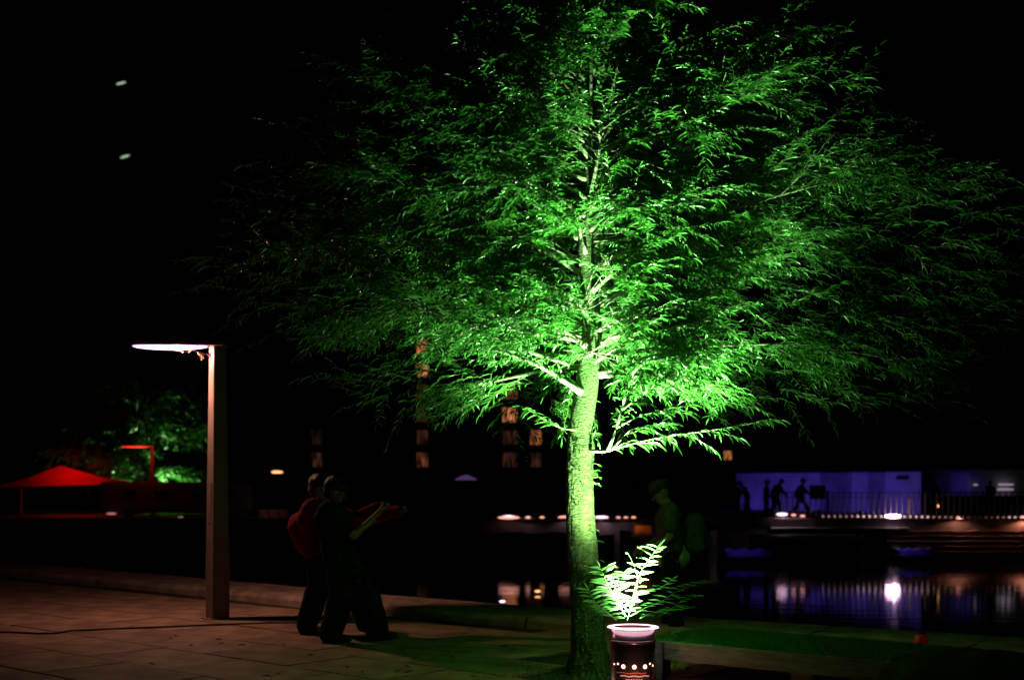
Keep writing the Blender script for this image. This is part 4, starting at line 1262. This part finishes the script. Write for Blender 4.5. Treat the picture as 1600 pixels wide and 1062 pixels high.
# small lit pieces on the far quay at the left
def glim(px_, py_, D, label, w_, h_, m, cat='candle'):
    q = P(px_, py_, D); t = thing('candle_tray' if cat == 'candle' else cat, label, cat, (q.x, D, 0))
    boxo('tray', (-w_ / 2, w_ / 2, -.1, .1, max(.05, q.z - h_) - .03, max(.05, q.z - h_)), M['dark_metal'], t)
    bm = bmesh.new(); bmesh.ops.create_uvsphere(bm, u_segments=12, v_segments=8, radius=1)
    for v in bm.verts: v.co = Vector((v.co.x * w_ / 2, v.co.y * .05, max(.05 + h_, q.z) + v.co.z * h_))
    obj('flames', bm, M[m], t, True)
M['dim_pink'] = glow('dim_pink_glow', (.45, .16, .16), 1.0); M['dim_buff'] = glow('dim_buff_glow', (.4, .3, .2), .6)
glim(174, 802, 57.1, 'pinkish tray of candles before the trailer, left end', .45, .05, 'dim_pink')
glim(282, 809, 56.4, 'buff candle tray under the middle of the trailer', .25, .03, 'dim_buff')
q = P(400, 0, 57)
for k in range(3):
    cr = thing('crate', ['red-brown crate, leftmost of three beside the trailer', 'middle red-brown crate beside the trailer', 'red-brown crate nearest the red fleece'][k], 'crate', (q.x + .15 + k * .42, 57 + .1 * k, 0), .1 * k, 'crates beside the trailer')
    for z in (.0, .13, .26):
        boxo('slat', (0, .38, -.01, .01, z + .01, z + .12), M['wood'], cr)
    boxo('end_board', (0, .02, .011, .3, .01, .38), M['wood'], cr); boxo('end_board', (.36, .38, .011, .3, .01, .38), M['wood'], cr)
light('POINT', 'crate_glow', (q.x + .6, 56.2, .8), 2.2, (1, .4, .33), radius=.1)

# second tree on the far bank
ft_ = thing('far_tree', 'smaller green-lit tree behind the grey trailer and far lamp post', 'tree', (0, 0, 0))
TB = P(214, 0, 66.5); TB.z = 0
bm = bmesh.new(); tube(bm, [TB, TB + V(.05, 0, 1.5), TB + V(-.05, 0, 3), TB + V(.1, 0, 4.6), TB + V(0, 0, 6.4)], [.32, .27, .22, .14, .04], 12); obj('trunk', bm, M['bar'], ft_, True)
f2 = Foliage(); tw2 = bmesh.new()
def far_limb(base, d_, L, r0, ns):
    pts = bend(base, d_, L, 7, .3, .12); b_ = bmesh.new(); tube(b_, pts, [r0 * (1 - .8 * i / 7) for i in range(8)], 5)
    for k in range(ns):
        q, qd = at_t(pts, .15 + .85 * random.random() * .99)
        wp = bend(q, qd + rv(.9), random.uniform(.5, 1.3), 4, .5, .2); tube(tw2, wp, .008, 3, cap=False)
        twig_leaves(f2, wp, .10, .26, .09, .4, .9)
    obj('branch', b_, M['bar'], ft_, True)
for k in range(30):
    h = random.uniform(1.6, 6.0); az = k * 2.4; el = R(itp(h, [1.6, 6], [5, 50])); L = itp(h, [1.6, 3.5, 6], [4.2, 4.6, 2.2]) * random.uniform(.8, 1.15)
    far_limb(TB + V(0, 0, h), V(math.cos(az) * math.cos(el) + .12, math.sin(az) * math.cos(el), math.sin(el)), L, .06, 34)
for k in range(3):   # low growth towards the light
    far_limb(TB + V(.1, 0, 1.1 + .15 * k), V(1, random.uniform(-.5, .3), random.uniform(-.05, .25)), random.uniform(2.0, 4.6), .05, 30)
a5 = f2.arrays()
tag(link('foliage', leaves_mesh('foliage', *a5), M['leaf'], ft_), kind='stuff'); tag(obj('twigs', tw2, M['twig'], ft_), kind='stuff')
ul = thing('ground_uplight', 'hidden squat uplight under the far green tree', 'uplight', (TB.x + 1.75, 67.0, 0))
bm = bmesh.new(); lathe(bm, [(.2, 0), (.2, .3), (.15, .32), (.0001, .3)], 20); obj('casing', bm, M['dark_metal'], ul)
light('SPOT', 'far_uplight_beam', (TB.x + 1.75, 67.0, .4), 3600, GREEN, ul, radius=.1, target=(TB.x + 1.2, 66.6, 4), angle=140, blend=1)

# apartment block far behind, mostly unlit
ab = thing('apartment_block', 'tall dark apartment block with a few orange-lit windows behind the tree', 'building', (0, 0, 0))
AD = 170.0
ax0, ax1 = P(452, 0, AD).x, P(1010, 0, AD).x
boxo('wall', (ax0, ax1, AD, AD + 16, 0, 27), M['brick'], ab)
boxo('parapet', (ax0 - .3, ax1 + .3, AD - .3, AD + 16.3, 27.003, 27.6), M['stone_far'], ab)
lit = {(660, 718): 'pane_mid', (660, 683): 'pane_dim', (660, 648): 'pane_dim', (660, 612): 'pane_dim', (660, 577): 'pane_bright', (660, 542): 'pane_bright',
       (797, 717): 'pane_dim', (797, 683): 'pane_dim', (797, 648): 'pane_bright', (797, 612): 'pane_mid', (837, 717): 'pane_dim', (837, 683): 'pane_bright', (837, 648): 'pane_faint',
       (495, 718): 'pane_dim', (495, 683): 'pane_faint'}
for cx in (495, 535, 575, 615, 660, 700, 755, 797, 837, 880, 940, 985):
    for ry in (718, 683, 648, 612, 577, 542, 507, 472):
        c = P(cx, ry, AD); w_, h_ = (.72, .95)
        key = next((k for k in lit if abs(k[0] - cx) < 3 and abs(k[1] - ry) < 3), None)
        if cx in (797,): w_ = .95
        if cx == 640: w_ = .4
        bm = bmesh.new()
        for dims in ((c.x - w_ - .1, c.x - w_, c.z - h_ - .1, c.z + h_ + .1), (c.x + w_, c.x + w_ + .1, c.z - h_ - .1, c.z + h_ + .1),
                     (c.x - w_, c.x + w_, c.z + h_, c.z + h_ + .1), (c.x - w_, c.x + w_, c.z - h_ - .1, c.z - h_)):
            box(bm, dims[0], dims[1], AD - .12, AD - .002, dims[2], dims[3])
        f_ = obj('window', bm, M['dark_metal'], ab)
        bm = bmesh.new(); box(bm, -w_, w_, -.03, .0, -h_, h_)
        pn = obj('pane', bm, M[lit[key]] if key else M['glass_dark'], f_)
        ox = random.uniform(-3, 3)
        pn.location = (c.x, AD - .04, c.z)
ab2 = thing('low_building', 'unlit low block far right with one orange window', 'building', (0, 0, 0))
c = P(1137, 711, 120)
boxo('wall', (P(1040, 0, 120).x, P(1330, 0, 120).x, 120, 130, 0, 6.5), M['brick'], ab2)
bm = bmesh.new(); box(bm, c.x - .35, c.x + .35, 119.95, 119.99, c.z - .4, c.z + .4); obj('window', bm, M['pane_bright'], ab2)

# other far lamps
def pole_lamp(px_, py_, D, label, w_, m, hz=.06):
    q = P(px_, py_, D); t = thing('street_light', label, 'street light', (q.x, D, 0))
    bm = bmesh.new(); tube(bm, [V(w_ * .6, 0, 0), V(w_ * .6, 0, q.z + .02), V(0, 0, q.z + .12)], .04, 6); obj('pole', bm, M['dark_metal'], t)
    bm = bmesh.new(); bmesh.ops.create_uvsphere(bm, u_segments=16, v_segments=8, radius=1)
    for v in bm.verts: v.co = Vector((v.co.x * w_ / 2, v.co.y * .1, q.z + v.co.z * hz))
    obj('lantern', bm, M[m], t, True)
pole_lamp(433, 737, 80, 'distant street light with a warm white oval lantern above the couple', .75, 'warm', .09)
q = P(728, 0, 62)
pa = thing('parasol', 'small violet-lit parasol far across the water left of the trunk', 'parasol', (q.x, 62, 0))
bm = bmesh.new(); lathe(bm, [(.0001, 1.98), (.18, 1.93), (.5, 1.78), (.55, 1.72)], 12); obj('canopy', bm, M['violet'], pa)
bm = bmesh.new(); tube(bm, [V(0, 0, 0), V(0, 0, 1.95)], .02, 6); obj('pole', bm, M['dark_metal'], pa)

# mast with two work lamps, upper left
q1, q2 = P(192, 133, 110), P(198, 247, 110)
ms_ = thing('lattice_mast', 'slender unlit mast with two faint greenish lamps high at the left', 'mast', (q1.x + .6, 110, 0))
bm = bmesh.new()
for sx, sy in ((-.3, -.3), (.3, -.3), (.3, .3), (-.3, .3)): tube(bm, [V(sx, sy, 0), V(sx, sy, 37)], .03, 4)
for k in range(36): tube(bm, [V(-.3, -.3, k), V(.3, -.3, k + 1)], .015, 3)
obj('lattice', bm, M['black'], ms_)
for qq, tl in ((q1, .25), (q2, .3)):
    bm = bmesh.new(); bmesh.ops.create_uvsphere(bm, u_segments=12, v_segments=8, radius=1)
    for v in bm.verts:
        v.co = Vector((v.co.x * .42, v.co.y * .15, v.co.z * .10)); v.co.z += v.co.x * tl; v.co += V(qq.x - q1.x - .6, -.5, qq.z)
    obj('lamp', bm, M['speck'], ms_, True)

# one loose leaf drifting down, blurred by nearness
q = P(1340, 514, 3.2)
bm = bmesh.new()
lf = leaves_mesh('falling_leaf', np.array([[-.06, 0, 0.]]), np.array([[1., 0, .0]]), np.array([[0., -.3, 1]]), np.array([.13]), np.array([.018]))
o = link('falling_leaf', lf, M['leaf']); o.location = q; tag(o, 'single slender leaf adrift in the air right of the crown', 'leaf')
print('objects', len(bpy.data.objects))
